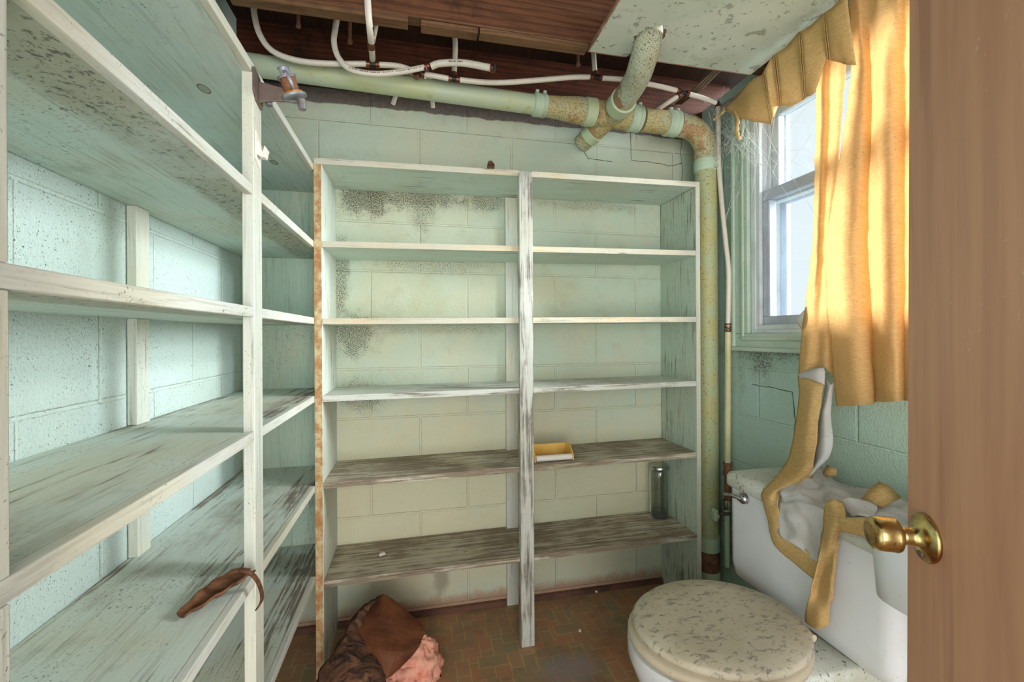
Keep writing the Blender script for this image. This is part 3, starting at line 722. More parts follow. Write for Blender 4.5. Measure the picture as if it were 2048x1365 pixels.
hk=U(514,298,X=XF+.002)
t=thing('adhesive_hook','small off-white plastic hook stuck on the front of the shelf post','hook',(hk.x,hk.y,hk.z))
yy=hk.y
MB().prism([(XF+.0012,yy-.013,hk.z+.036),(XF+.0012,yy+.013,hk.z+.022),(XF+.0012,yy+.015,hk.z-.040),(XF+.0012,yy-.013,hk.z-.024)],(.0035,0,0)).build('back_plate',M['plastic_w'],t,bevel=.001)
MB().prism([(XF+.004,yy-.009,hk.z+.014),(XF+.004,yy-.009,hk.z-.014),(XF+.012,yy-.009,hk.z-.020),(XF+.020,yy-.009,hk.z-.020),(XF+.024,yy-.009,hk.z-.002),(XF+.019,yy-.009,hk.z+.006),(XF+.015,yy-.009,hk.z-.008),(XF+.011,yy-.009,hk.z+.008)],(0,.018,0)).build('hook_arm',M['plastic_w'],t,bevel=.001)

# ------------------------------------------------------------------ toilet
TY=1.005; TX0=1.02
TL=thing('toilet','dirty white toilet with stained seat and long tank against the right wall','toilet',(.80,.985,0))
def rrect(cx,cy,hx,hy,r,z,n=5):
    out=[]
    for (sx,sy,a0) in((1,1,0),(-1,1,90),(-1,-1,180),(1,-1,270)):
        for k in range(n+1):
            a_=math.radians(a0+90*k/n); out.append(Vector((cx+sx*(hx-r)+r*math.cos(a_),cy+sy*(hy-r)+r*math.sin(a_),z)))
    return out
TXc,ThX=1.145,.125; ThY=.262; TYc=1.016
tz0,tz1=.358,.655
MB().loft([rrect(TXc,TYc,ThX-.02,ThY-.03,.03,tz0),rrect(TXc,TYc,ThX-.006,ThY-.008,.032,tz0+.012),rrect(TXc,TYc,ThX,ThY,.034,tz0+.05),rrect(TXc,TYc,ThX,ThY,.034,tz1)]).build('tank',M['porcelain'],TL,smooth=True,auto=50)
MB().loft([rrect(TXc,TYc,ThX+.006,ThY+.006,.034,tz1+.001),rrect(TXc,TYc,ThX+.012,ThY+.012,.036,tz1+.006),rrect(TXc,TYc,ThX+.012,ThY+.012,.036,tz1+.032),rrect(TXc,TYc,ThX+.006,ThY+.006,.034,tz1+.042),rrect(TXc,TYc,ThX-.012,ThY-.012,.03,tz1+.047)]).build('tank_lid',M['lidtop'],TL,smooth=True,auto=60)
# deck + bowl
by=.985
def egg(cx,hl_f,hl_b,hw,z,n=40,p=1.0):
    out=[]
    for k in range(n):
        a_=2*math.pi*k/n; cx_=math.cos(a_); s_=math.sin(a_)
        out.append(Vector((cx+(hl_b if cx_>0 else hl_f)*cx_*(abs(cx_)**0.0),by+hw*s_,z)))
    return out
MB().loft([egg(.80,.12,.24,.10,0),egg(.80,.13,.25,.10,.03),egg(.78,.16,.27,.105,.14),egg(.76,.215,.25,.155,.28),egg(.755,.235,.22,.182,.345),egg(.755,.235,.215,.183,.378)]).build('bowl',M['porcelain'],TL,smooth=True,auto=60)
MB().loft([rrect(1.04,by,.17,.105,.03,.05),rrect(1.04,by,.175,.115,.03,.24),rrect(1.03,by,.195,.14,.03,.325),rrect(1.03,by,.195,.14,.03,.352),rrect(1.03,by,.19,.135,.03,.357)]).build('rear_deck',M['lidtop'],TL,smooth=True,auto=50)
MB().loft([egg(.76,.225,.205,.178,.379),egg(.76,.235,.215,.188,.383),egg(.76,.238,.217,.19,.395),egg(.76,.23,.21,.183,.404)]).build('seat',M['seat'],TL,smooth=True,auto=60)
MB().loft([egg(.765,.222,.205,.176,.406),egg(.765,.230,.212,.184,.410),egg(.765,.230,.212,.184,.420),egg(.765,.222,.204,.177,.427),egg(.765,.17,.16,.13,.431),egg(.765,.06,.05,.04,.433)]).build('seat_lid',M['seatlid'],TL,smooth=True,auto=70)
for s_ in(-1,1): MB().tube([(.962,by+s_*.07-.016,.402),(.962,by+s_*.07+.016,.402)],.009,12).build('seat_hinge',M['seat'],TL,smooth=True,auto=40)
lv=U(1488,998,X=TX0-.006); la=U(1450,990,X=TX0-.03)
lm=MB().tube([lv+Vector((.004,0,0)),lv-Vector((.008,0,0)),lv-Vector((.014,0,0))],[.017,.016,.010],20)
lm.tube(spline([lv-Vector((.010,0,0)),lv.lerp(la,.35)-Vector((.014,0,-.006)),lv.lerp(la,.75)-Vector((.006,0,-.002)),la],6),[.009]*3+[.006]*12+[.0075]*4,12)
lm.build('flush_lever',M['chrome'],TL,smooth=True,auto=50)

# ------------------------------------------------------------------ sink
SX,SY1,SY0=.80,.655,.16
sk=thing('wall_sink','white wall-hung sink half hidden behind the brown door','sink',(1.05,.4,.68))
sxc,shx=(SX+XR)/2,(XR-SX)/2-.002; syc,shy=(SY0+SY1)/2,(SY1-SY0)/2
MB().loft([rrect(sxc+.03,syc,shx-.10,shy-.10,.06,.60),rrect(sxc+.02,syc,shx-.03,shy-.03,.06,.655),rrect(sxc,syc,shx-.002,shy-.004,.05,.685),rrect(sxc,syc,shx,shy,.045,.785),rrect(sxc,syc,shx-.008,shy-.008,.04,.797),rrect(sxc,syc,shx-.04,shy-.05,.05,.795),rrect(sxc,syc,shx-.06,shy-.08,.05,.68)]).build('basin',M['porcelain'],sk,smooth=True,auto=60)
MB().box((XR-.07,SY0+.02,.79),(XR-.002,SY1-.02,.85)).build('backsplash',M['porcelain'],sk,bevel=.012,seg=3)
MB().tube([(sxc+.02,syc,.61),(sxc+.02,syc,.40),(sxc+.06,syc,.36),(XR-.01,syc,.38)],.018,14).build('trap',M['chrome'],sk,smooth=True)

# ------------------------------------------------------------------ door
def camw(xc,zc,h): return Rv*xc+Fv*zc+Vector((0,0,H+h))
Cn=camw(.590,.622,-.292); tdir=(Rv*.26+Fv*.966).normalized(); nd=(-Rv*.966+Fv*.26).normalized()
top_t=Vector((0,0,1))
dr=bpy.data.objects.new('door_1',None); C.objects.link(dr); hz=Cn-tdir*.70; dr.location=(hz.x,hz.y,0.01); dr['_w']=tuple(dr.location); dr['kind']='structure'; dr['label']='brown wooden slab door standing open at the right'
e0=Cn+tdir*.070; back=-nd*.035
lean=-.014
def dpt(s,z): 
    p=Cn+tdir*(s+(z-.9)*lean); return Vector((p.x,p.y,z))
vs=[dpt(.047,.01),dpt(-.70,.01),dpt(-.70,2.05),dpt(.047,2.05)]
MB().prism(vs,back).build('door_slab',M['doorwood'],dr,bevel=.003)
def axis_lathe(c,d,prof,name,mat,par,n=36):
    mb=MB().tube([c+d*a for a,r in prof],[r for a,r in prof],n); return mb.build(name,mat,par,smooth=True,auto=55)
kn=axis_lathe(Cn,nd,[(.0003,.033),(.003,.034),(.006,.032),(.010,.021),(.014,.0135),(.022,.011),(.027,.012),(.030,.011),(.0345,.015)],'rosette',M['brass'],dr)
axis_lathe(Cn,nd,[(.036,.017),(.037,.0232),(.040,.0245),(.042,.0238),(.052,.0240),(.062,.0236),(.067,.0215),(.0695,.018),(.0705,.012),(.071,.001)],'door_knob',M['brass'],dr)
for ang in (-1.2,): 
    q=Cn+tdir*-.003+Vector((0,0,-.022))+nd*.008; axis_lathe(q,nd,[(0,.006),(.003,.0055),(.004,.003)],'screw',M['iron_old'],dr,16)

# ------------------------------------------------------------------ curtains
def pt(v):
    # (px,py,'x',X) etc; default plane X
    if len(v)==3: return U(v[0],v[1],X=v[2])
    return U(v[0],v[1],**{v[2].upper():v[3]})
def patch(rows, ku=6, kv=6, crumple=0, seed=0, lim=None):
    R=[spline([pt(v) for v in r],ku) for r in rows]
    cols=list(zip(*R)); G=[spline(list(c_),kv) for c_ in cols]
    nu=len(G); nv=len(G[0]); vs=[]
    for i in range(nu):
        for j in range(nv):
            p=G[i][j]
            if crumple: p=p+Vector(noise.noise_vector(p*28+Vector((seed,0,0))))*crumple
            vs.append(p)
    fs=[(i*nv+j,(i+1)*nv+j,(i+1)*nv+j+1,i*nv+j+1) for i in range(nu-1) for j in range(nv-1)]
    return MB().add(vs,fs)
cu1=thing('curtain','full gold curtain panel hanging beside the brown door','curtain',tuple(U(1750,400,X=1.21)))
cols=[
 [(1697,-25,1.225),(1704,70,1.222),(1703,130,1.21),(1690,250,1.20),(1666,400,1.20),(1651,490,1.20),(1655,600,1.20),(1672,812,1.215)],
 [(1703,-28,1.215),(1712,70,1.215),(1714,130,1.205),(1704,250,1.19),(1684,400,1.188),(1672,490,1.185),(1674,600,1.187),(1690,812,1.195)],
 [(1715,-30,1.205),(1722,70,1.205),(1728,130,1.20),(1724,250,1.19),(1712,400,1.185),(1704,490,1.18),(1706,600,1.18),(1718,811,1.188)],
 [(1732,-32,1.215),(1730,70,1.22),(1736,130,1.215),(1737,250,1.215),(1730,400,1.21),(1727,490,1.208),(1731,600,1.21),(1747,810,1.215)],
 [(1748,-34,1.20),(1744,70,1.235),(1744,130,1.235),(1744,250,1.24),(1738,400,1.24),(1739,490,1.24),(1744,600,1.24),(1752,806,1.24)],
 [(1760,-35,1.19),(1754,70,1.205),(1756,130,1.20),(1758,250,1.19),(1758,400,1.19),(1760,490,1.19),(1764,600,1.19),(1768,805,1.20)],
 [(1776,-37,1.21),(1774,70,1.19),(1778,130,1.18),(1782,250,1.178),(1784,400,1.178),(1786,490,1.18),(1788,600,1.18),(1792,804,1.19)],
 [(1796,-39,1.19),(1796,70,1.20),(1798,130,1.205),(1802,250,1.21),(1804,400,1.21),(1804,490,1.21),(1804,600,1.21),(1806,803,1.215)],
 [(1812,-40,1.215),(1814,70,1.225),(1814,130,1.228),(1814,250,1.23),(1812,400,1.232),(1812,490,1.232),(1812,600,1.232),(1812,803,1.235)],
 [(1834,-42,1.20),(1838,70,1.19),(1840,130,1.19),(1840,250,1.185),(1840,400,1.185),(1840,490,1.185),(1840,600,1.19),(1840,803,1.195)]]
patch(cols,5,5,.0035,3).build('panel',M['gold'],cu1,smooth=True,solid=.0015)

cu2=thing('torn_curtain','torn gold curtain with white lining, trailing from the window onto the toilet tank','curtain',tuple(U(1640,500,X=1.22)))
cols=[
 [(1636,80,1.245),(1633,180,1.245),(1631,300,1.24),(1628,400,1.235),(1622,520,1.225),(1608,630,1.215),(1596,750,1.205)],
 [(1650,72,1.23),(1648,180,1.225),(1645,300,1.222),(1642,400,1.218),(1637,520,1.21),(1625,630,1.205),(1612,742,1.195)],
 [(1664,62,1.25),(1660,180,1.25),(1657,300,1.245),(1652,400,1.24),(1645,520,1.228),(1640,630,1.22),(1632,738,1.21)],
 [(1680,52,1.235),(1676,150,1.235),(1672,250,1.232),(1664,370,1.228),(1654,500,1.222),(1655,630,1.215),(1650,735,1.205)],
 [(1698,40,1.245),(1692,140,1.245),(1684,240,1.24),(1674,360,1.238),(1662,500,1.236),(1668,630,1.232),(1668,756,1.225)]]
patch(cols,5,5,.003,9).build('panel',M['gold'],cu2,smooth=True,solid=.0015)
# pleated heading (a band along the top left)
def pleats(base, cuts, n=3, amp=.010):
    out=[]
    for i,(a,b,x) in enumerate(base):
        out.append([(a[0],a[1],x),((a[0]*.5+b[0]*.5),(a[1]*.5+b[1]*.5),x-.012),(b[0],b[1],x-.004)])
        if i in cuts and i+1<len(base):
            a2,b2,x2=base[i+1]
            for k in range(1,2*n):
                f=k/(2*n)*.42; s=amp*(-1 if k%2 else .3)
                A=(a[0]+(a2[0]-a[0])*f,a[1]+(a2[1]-a[1])*f); Bq=(b[0]+(b2[0]-b[0])*f,b[1]+(b2[1]-b[1])*f)
                out.append([(A[0],A[1],x+s),((A[0]+Bq[0])/2,(A[1]+Bq[1])/2,x-.012+s),(Bq[0],Bq[1],x-.004+s*.4)])
    return out
base=[((1449,214),(1453,222),1.235),((1470,196),(1480,236),1.225),((1500,163),(1497,241),1.20),((1524,150),(1540,249),1.19),((1545,112),(1556,213),1.205),((1572,94),(1586,211),1.20),((1596,66),(1606,200),1.205),((1622,50),(1631,181),1.20),((1645,28),(1652,118),1.205),((1668,12),(1690,128),1.19),((1692,-18),(1712,131),1.195)]
patch(pleats(base,{3,4,6,8},3,.009),4,4,.002,5).build('pleated_heading',M['gold_thick'],cu2,smooth=True,solid=.0018)
for ee in [[(1449,216,1.235),(1447,224,1.23),(1437,232,1.225),(1428,240,1.22)],[(1470,222,1.22),(1476,240,1.21),(1474,262,1.205),(1478,278,1.20)]]:
    q=spline([pt(v) for v in ee],6); MB().tube(q,[.006+.002*math.sin(k*1.9) for k in range(len(q))],8).build('frayed_tail',M['gold_thick'],cu2,smooth=True)
# strip from tear down to the tank
LT=tz1+.050
rows=[
 [(1596,750,1.205),(1622,748,1.195),(1650,742,1.20)],
 [(1598,790,1.20),(1622,792,1.182),(1645,785,1.195)],
 [(1593,835,1.19),(1616,838,1.172),(1639,830,1.185)],
 [(1586,880,1.18),(1610,884,1.163),(1635,878,1.175)],
 [(1572,925,1.165),(1600,932,1.150),(1627,925,1.16)],
 [(1542,966,'z',LT+.010),(1582,968,'z',LT+.022),(1622,958,'z',LT+.014)],
 [(1522,986,TX0-.012),(1545,990,TX0-.020),(1574,978,'z',LT+.006)],
 [(1527,1010,TX0-.020),(1541,1015,TX0-.026),(1556,1004,TX0-.022)],
 [(1537,1050,TX0-.018),(1549,1052,TX0-.024),(1562,1042,TX0-.018)],
 [(1546,1085,TX0-.014),(1558,1082,TX0-.020),(1570,1072,TX0-.016)],
 [(1570,1112,TX0-.010),(1582,1102,TX0-.016),(1592,1086,TX0-.012)],
 [(1620,1152,TX0-.010),(1628,1135,TX0-.016),(1632,1112,TX0-.012)],
 [(1642,1172,TX0-.010),(1648,1152,TX0-.014),(1652,1126,TX0-.010)]]
patch(rows,6,5,.003,11).build('gold_strip',M['gold_thick'],cu2,smooth=True,solid=.002)
rows=[
 [(1652,760,1.215),(1662,770,1.205),(1668,765,1.215)],
 [(1640,830,1.205),(1650,825,1.19),(1662,830,1.205)],
 [(1630,890,1.20),(1648,880,1.18),(1666,880,1.20)],
 [(1620,935,1.19),(1640,920,1.175),(1660,912,1.19)],
 [(1600,960,'z',LT+.012),(1618,955,'z',LT+.022),(1640,935,1.19)]]
patch(rows,6,5,.003,21).build('lining_strip',M['lining'],cu2,smooth=True,solid=.0015)
rows=[[(1596,750,1.203),(1606,745,1.197),(1630,738,1.190),(1648,736,1.196)],[(1600,757,1.20),(1612,757,1.185),(1634,764,1.178),(1650,770,1.19)]]
patch(rows,5,4,.002,2).build('frayed_tear',M['lining'],cu2,smooth=True,solid=.0015)
rows=[[(1592,640,1.235),(1602,628,1.225),(1618,612,1.22)],[(1598,652,1.23),(1608,645,1.215),(1618,640,1.21)],[(1606,662,1.225),(1610,660,1.215),(1614,655,1.21)]]
patch(rows,5,4,.001,2).build('lining_corner',M['lining'],cu2,smooth=True,solid=.0015)
# lining cloth over the tank
rows=[
 [(1572,935,1.25),(1610,930,1.26),(1640,938,1.26),(1668,962,1.265),(1720,975,1.255),(1780,992,1.26),(1830,1008,1.26)],
 [(1560,972,'z',LT+.008),(1600,965,'z',LT+.022),(1640,970,'z',LT+.012),(1672,985,'z',LT+.020),(1720,1000,'z',LT+.010),(1775,1018,'z',LT+.024),(1830,1030,'z',LT+.010)],
 [(1562,990,'z',LT+.003),(1600,990,'z',LT+.015),(1640,994,'z',LT+.006),(1670,1010,'z',LT+.018),(1715,1022,'z',LT+.008),(1765,1035,'z',LT+.014),(1820,1050,'z',LT+.004)],
 [(1560,1015,TX0-.018),(1595,1010,TX0-.022),(1630,1015,TX0-.018),(1655,1030,TX0-.020),(1690,1040,TX0-.016),(1740,1060,TX0-.012),(1790,1075,TX0-.010)]]
patch(rows,7,7,.010,31).build('lining_on_lid',M['lining'],cu2,smooth=True,solid=.0018)
rows=[
 [(1560,1008,TX0-.020),(1590,1004,TX0-.028),(1620,1008,TX0-.022),(1648,1022,TX0-.026)],
 [(1556,1050,TX0-.020),(1590,1050,TX0-.026),(1620,1055,TX0-.016),(1642,1060,TX0-.024)],
 [(1560,1075,TX0-.020),(1592,1088,TX0-.024),(1614,1095,TX0-.014),(1636,1100,TX0-.022)],
 [(1590,1086,TX0-.016),(1605,1100,TX0-.020),(1618,1112,TX0-.014),(1630,1122,TX0-.018)]]
patch(rows,7,6,.007,41).build('lining_flap',M['lining'],cu2,smooth=True,solid=.0018)
# hanging strip
rows=[
 [(1650,1008,'z',LT+.030),(1668,1000,'z',LT+.045),(1686,1006,'z',LT+.030)],
 [(1649,1032,TX0-.030),(1668,1034,TX0-.040),(1690,1036,TX0-.034)],
 [(1645,1075,TX0-.030),(1660,1080,TX0-.044),(1678,1070,TX0-.024)],
 [(1634,1130,TX0-.036),(1648,1135,TX0-.020),(1668,1130,TX0-.034)],
 [(1622,1180,TX0-.040),(1636,1185,TX0-.020),(1662,1180,TX0-.036)],
 [(1612,1225,TX0-.022),(1636,1230,TX0-.034),(1660,1225,TX0-.024)],
 [(1613,1248,TX0-.022),(1634,1260,TX0-.028),(1659,1250,TX0-.022)]]
patch(rows,6,5,.003,51).build('hanging_strip',M['gold_thick'],cu2,smooth=True,solid=.0025)
rows=[[(1668,1085,TX0-.020),(1674,1080,TX0-.024),(1680,1078,TX0-.02)],[(1658,1150,TX0-.018),(1664,1150,TX0-.024),(1670,1148,TX0-.018)],[(1656,1200,TX0-.016),(1660,1205,TX0-.020),(1665,1200,TX0-.016)]]
patch(rows,5,5,.002,55).build('hanging_strip',M['gold_thick'],cu2,smooth=True,solid=.002)
rows=[
 [(1650,1034,TX0-.034),(1672,1034,TX0-.040),(1700,1034,TX0-.036),(1735,1036,TX0-.032),(1760,1040,TX0-.03)],
 [(1652,1048,TX0-.034),(1674,1050,TX0-.042),(1702,1052,TX0-.040),(1735,1060,TX0-.036),(1760,1064,TX0-.03)],
 [(1656,1056,TX0-.030),(1676,1062,TX0-.034),(1704,1068,TX0-.034),(1735,1076,TX0-.030),(1760,1080,TX0-.026)]]
patch(rows,5,5,.003,61).build('gold_fold',M['gold_thick'],cu2,smooth=True,solid=.0025)
rows=[[(1676,1000,'z',LT+.032),(1700,996,'z',LT+.045),(1735,1002,'z',LT+.035),(1755,1012,'z',LT+.03)],[(1690,1018,'z',LT+.022),(1712,1015,'z',LT+.035),(1735,1022,'z',LT+.028),(1752,1028,'z',LT+.022)],[(1704,1034,TX0-.02),(1718,1030,TX0-.028),(1735,1034,TX0-.024),(1745,1040,TX0-.02)]]
patch(rows,5,5,.004,66).build('lining_fold',M['lining'],cu2,smooth=True,solid=.0018)
a=[U(1722,1000,Z=LT+.030),U(1758,964,X=1.17),U(1802,996,Z=LT+.034),U(1765,1016,Z=LT+.028)]
mid=(a[0]+a[1]+a[2]+a[3])/4+Vector((-.02,-.015,.012))
sc=MB(mid); 
n0=[a[0],a[0].lerp(a[1],.5)+Vector((0,0,.004)),a[1],a[1].lerp(a[2],.5)+Vector((0,0,.006)),a[2],a[2].lerp(a[3],.5),a[3],a[3].lerp(a[0],.5)]
sc.add(n0+[mid],[(i,(i+1)%8,8) for i in range(8)])
tag(sc.build('cloth_scrap',M['gold_thick'],solid=.004,smooth=True),'folded gold cloth scrap on the far right of the tank lid','cloth')
a=[U(1640,958,X=1.235),U(1655,930,X=1.245),U(1674,940,X=1.24),U(1672,952,X=1.235)]
m_=MB(a[0]).add(a+[(a[0]+a[2])/2+Vector((-.01,0,.002))],[(0,1,4),(1,2,4),(2,3,4),(3,0,4)])
tag(m_.build('cloth_scrap',M['gold_thick'],solid=.003,smooth=True),'tiny torn gold scrap beside the hanging lining against the wall','cloth')
tag(MB((1.25,1.1,2.115)).tube([(1.265,WY0-.05,2.118),(1.265,WY1+.10,2.118)],.006,12).build('curtain_rod',M['greymetal'],smooth=True,auto=40),'thin metal curtain rod above the window behind the pleated heading','curtain rod')

# ------------------------------------------------------------------ small things
# jar
sh6=lambda x:zleft[5]+(x-xl1)/(xr1-xl1)*(zright[5]-zleft[5])
jb=U(1310,1028,Z=.337); jb.z=sh6(jb.x)+.0008; jb.y=min(jb.y,1.78)
J=thing('glass_jar','tall ribbed clear glass jar with a metal lid in the lower right bay','jar',tuple(jb))
Rj=.041
def ringj(r,z,rib=0): return [jb+Vector((math.cos(2*math.pi*k/48)*(r+(rib if k%4<2 else 0)),math.sin(2*math.pi*k/48)*(r+(rib if k%4<2 else 0)),z)) for k in range(48)]
MB().loft([ringj(.036,0),ringj(Rj,.006),ringj(Rj+.001,.012),ringj(Rj,.03,.001),ringj(Rj,.185,.001),ringj(Rj-.001,.205),ringj(Rj-.003,.215)]).build('glass_body',M['jarglass'],J,smooth=True)
MB().loft([ringj(.034,.004),ringj(.037,.010),ringj(.037,.016),ringj(.030,.020)]).build('glass_base',simple('thick_grey_glass',(96,100,96),.1,spec=.8),J,smooth=True,auto=50)
MB().loft([ringj(.0405,.213),ringj(.0415,.216),ringj(.0415,.226),ringj(.039,.230)]).build('lid',M['chrome'],J,smooth=True,auto=50)
# toilet roll holder tray
hz_=zleft[4]+(.53-xl1)/(xr1-xl1)*(zright[4]-zleft[4])+.001
hc=Vector((.520,1.655,hz_))
H_=thing('toilet_roll_holder','yellow plastic toilet roll holder with white roller, lying on a back shelf board','holder',tuple(hc))
w2=.074
for s_ in(-1,1):
    x=hc.x+s_*w2
    MB().prism([(x,hc.y-.045,hz_),(x,hc.y+.05,hz_),(x,hc.y+.055,hz_+.046),(x,hc.y+.03,hz_+.058),(x,hc.y-.01,hz_+.050),(x,hc.y-.042,hz_+.024)],(s_*.006,0,0)).build('side_arm',M['yplastic'],H_,bevel=.002)
MB().box((hc.x-w2,hc.y-.03,hz_+.0005),(hc.x+w2,hc.y+.05,hz_+.004)).box((hc.x-w2,hc.y+.046,hz_+.004),(hc.x+w2,hc.y+.051,hz_+.048)).build('back_plate',M['yplastic'],H_,bevel=.001)
MB().tube([(hc.x-w2+.002,hc.y-.034,hz_+.013),(hc.x+w2-.002,hc.y-.034,hz_+.013)],.012,18).build('roller',M['plastic_w'],H_,smooth=True,auto=40)
# wood chip on top of the unit
tz=zleft[0]+T+(.24-xl0)/(xr1-xl0)*(zright[0]-zleft[0])+.001
b_=U(981,346,Y=1.66); x=b_.x
tag(MB((x,1.66,tz)).prism([(x-.014,1.65,tz),(x+.013,1.65,tz),(x+.015,1.65,tz+.044),(x+.004,1.655,tz+.060),(x-.008,1.655,tz+.058)],(0,.03,0)).build('wood_chip',M['bark'],bevel=.002),'small dark brown wood chip standing on top of the back shelving','wood chip')
# peeled bark on left shelf
zs5=zl[4]+.0005
a=U(362,1236,Z=zs5+.004); b2=U(498,1146,Z=zs5+.012)
dirb=(b2-a).normalized(); side=dirb.cross(Vector((0,0,1))).normalized()
rings=[]
for k in range(15):
    f=k/14; c=a.lerp(b2,f); wd=.010+.014*math.sin(f*2.6); rr=[]
    for j in range(9):
        g=-1+2*j/8; ang=g*1.25
        rr.append(c+side*math.sin(ang)*wd*1.1+Vector((0,0,(1-math.cos(ang))*wd*.9+.002*math.sin(k*1.7))))
    rings.append(rr)
t=thing('bark_strip','curled brown peeled bark lying on the left shelf and hanging over the post','bark',tuple(a.lerp(b2,.5)))
MB().loft(rings,cap=False,closed=False).build('curled_bark',M['bark'],t,smooth=True,solid=.003)
q=spline([b2+Vector((0,0,.004)),U(478,1140,X=XF-.004),U(503,1150,X=XF+.020),U(518,1172,X=XF+.026),U(523,1200,X=XF+.022),U(512,1221,X=XF+.014)],5)
rings=[[p_+Vector((0,-.009,.002))*(1-.6*i/len(q)),p_+Vector((.003,0,.003)),p_+Vector((0,.009,-.002))*(1-.6*i/len(q))] for i,p_ in enumerate(q)]
MB().loft(rings,cap=False,closed=False).build('hanging_curl',M['bark'],t,smooth=True,solid=.003)

# insulation heap on the floor
I=thing('insulation_batt','torn piece of brown paper-faced pink insulation leaning against the shelving foot','insulation',(-.1,1.35,0))
def dpatch(rows,ku=6,kv=6,cr_=0,seed=0): return patch([[(x,y,'d',d) for x,y,d in r] for r in rows],ku,kv,cr_,seed)
dpatch([[(762,1193,1.49),(768,1189,1.49),(776,1194,1.49),(788,1203,1.49)],
        [(737,1219,1.46),(765,1215,1.45),(795,1222,1.46),(822,1231,1.47)],
        [(712,1248,1.42),(755,1247,1.41),(805,1252,1.42),(848,1255,1.44)],
        [(708,1270,1.39),(755,1275,1.375),(805,1280,1.385),(845,1278,1.41)],
        [(722,1297,1.36),(755,1300,1.345),(795,1305,1.35),(836,1297,1.38)],
        [(748,1316,1.34),(764,1324,1.33),(784,1330,1.33),(806,1330,1.35)],
        [(762,1350,1.32),(768,1356,1.315),(774,1358,1.315),(782,1352,1.33)]],3,3,.003,4).build('paper_face',M['kraft'],I,solid=.003)
dpatch([[(770,1188,1.50),(758,1190,1.50),(752,1194,1.50),(746,1200,1.50)],
        [(744,1216,1.455),(730,1218,1.44),(722,1222,1.44),(714,1228,1.45)],
        [(722,1246,1.41),(706,1248,1.395),(698,1252,1.39),(688,1258,1.41)],
        [(728,1290,1.365),(702,1285,1.345),(684,1290,1.335),(668,1300,1.36)],
        [(764,1330,1.33),(720,1322,1.305),(686,1322,1.30),(654,1326,1.32)],
        [(776,1362,1.31),(726,1362,1.27),(682,1362,1.265),(634,1362,1.29)],
        [(770,1440,1.26),(720,1440,1.23),(670,1440,1.22),(606,1440,1.25)]],9,8,.016,8).build('torn_edge',M['torn'],I,smooth=True,solid=.006)
def fluff(rings,name,mat,par,seed,amp):
    mb=MB().loft(rings); 
    o=mb.build(name,mat,par,smooth=True,sub=2)
    return o
pc=[U(835,1322,D=1.40),U(868,1318,D=1.42)]
def lump(c,rx,ry,rz,name,mat,par,seed,amp=.3,n=26,mm=18,fs=14):
    c=Vector(c); vs=[];
    for i in range(mm+1):
        th=math.pi*i/mm
        for j in range(n):
            a_=2*math.pi*j/n; d=Vector((math.sin(th)*math.cos(a_),math.sin(th)*math.sin(a_),math.cos(th)))
            k=1+amp*noise.fractal(d*2+Vector((seed,0,0)),.8,2.2,4)+amp*.25*noise.noise(d*fs)
            p=Vector((d.x*rx,d.y*ry,d.z*rz))*k+c; p.z=max(p.z,.002 if par is I or c.z<.2 else -9); vs.append(p)
    fs_=[(i*n+j,i*n+(j+1)%n,(i+1)*n+(j+1)%n,(i+1)*n+j) for i in range(mm) for j in range(n)]
    return MB(c).add(vs,fs_).build(name,mat,par,smooth=True)
lump(U(832,1338,D=1.47),.082,.07,.095,'pink_fibre',M['pink'],I,3,.28,64,44,6)
lump(U(800,1390,D=1.42),.09,.07,.10,'pink_fibre',M['pink'],I,9,.25,64,44,6)
lump(U(712,1345,D=1.45),.06,.06,.14,'pink_fibre',M['pink'],I,12,.35,40,28,8)

# rubble by the drain foot
o=lump((1.17,1.545,.045),.05,.04,.045,'rubble_lump',M['soil'],None,5,.45,30,20); tag(o,'lump of brown rubble at the foot of the drain pipe','rubble')
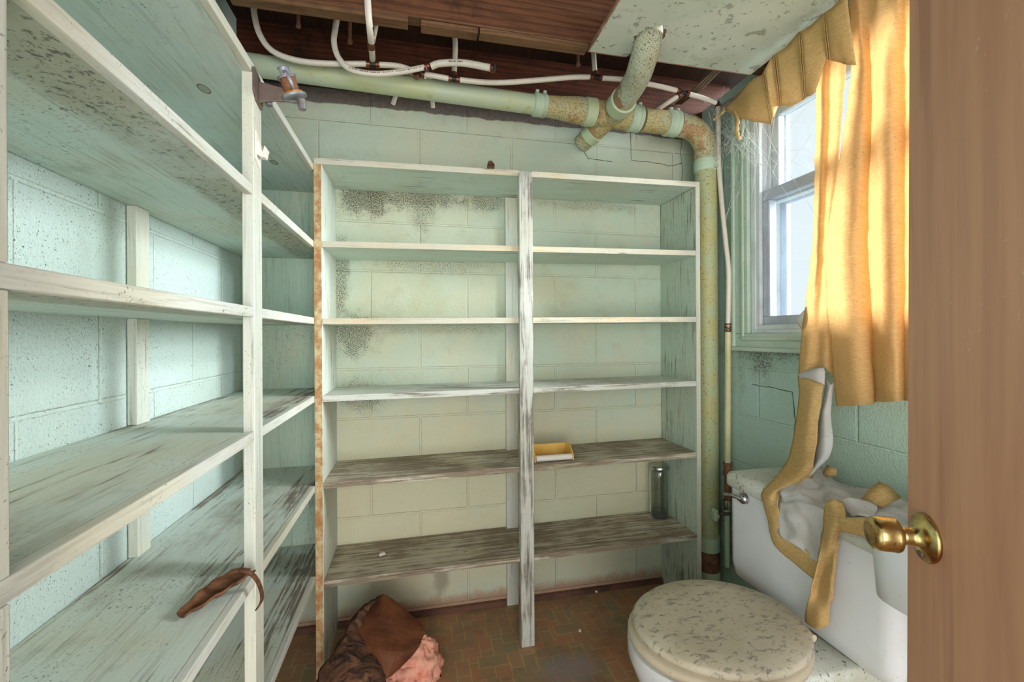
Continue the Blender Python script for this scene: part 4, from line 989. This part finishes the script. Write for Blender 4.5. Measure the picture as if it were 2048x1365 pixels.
# bits on the floor and shelves
def bit(px,py,z,sx,sy,sz,mat,lab,name='paper_scrap',cat='scrap',rot=.4):
    c=U(px,py,Z=z+sz); a=Vector((math.cos(rot),math.sin(rot),0)); b=Vector((-math.sin(rot),math.cos(rot),0))
    mb=MB(c); mb.prism([c-a*sx-b*sy-Vector((0,0,sz-.0005)),c+a*sx-b*sy*.6-Vector((0,0,sz-.0005)),c+a*sx*.7+b*sy-Vector((0,0,sz-.0005)),c-a*sx*.8+b*sy*.7-Vector((0,0,sz-.0005))],(0,0,sz*2))
    tag(mb.build(name,mat,bevel=.001),lab,cat)
bit(1190,1183,0,.012,.007,.004,M['plastic_w'],'white plaster crumb on the floor along the back wall','plaster_crumb','crumb',-.6)
bit(764,1109,sh6(-.05),.012,.008,.004,M['plastic_w'],'pale paper scrap on the lowest board of the left bay')
bit(932,1125-20,sh6(.2)+.0,.010,.006,.002,simple('tan_chip',(176,150,110),.8),'tan chip on the lowest board of the left bay','wood_chip','chip')
bit(1160,1262,0,.006,.006,.003,M['plastic_w'],'tiny white crumb on the vinyl floor, middle','plaster_crumb','crumb',1)

# cobwebs
wb=MB(U(1480,300,X=1.27)); random.seed(11)
def strand(a,b,sag=.01,r=.0005): wb.tube([a,(a+b)/2+Vector((random.uniform(-.004,.004),0,-sag)),b],r,4)
anch=[U(random.uniform(1405,1525),random.uniform(195,330),X=random.uniform(1.22,1.29)) for _ in range(26)]
for k in range(70):
    a,b2=random.sample(anch,2); strand(a,b2+Vector((random.uniform(-.02,.02),random.uniform(-.02,.02),random.uniform(-.03,.03))),random.uniform(0,.02))
for k in range(26):
    a=U(random.uniform(1420,1530),random.uniform(200,420),X=1.28); b2=U(random.uniform(1440,1640),random.uniform(120,460),X=random.uniform(1.2,1.285)); strand(a,b2,random.uniform(0,.015),.00045)
for k in range(40):
    a=U(random.uniform(1455,1500),random.uniform(260,300),X=1.26); strand(a,a+Vector((random.uniform(-.02,.02),random.uniform(-.03,.03),random.uniform(-.05,.02))),.004,.0007)
tag(wb.build('cobweb',M['web']),'dusty cobwebs in the corner between the pipe elbow and the window','cobweb',kind='stuff')

for o in list(bpy.data.objects):
    if '_w' in o: del o['_w']
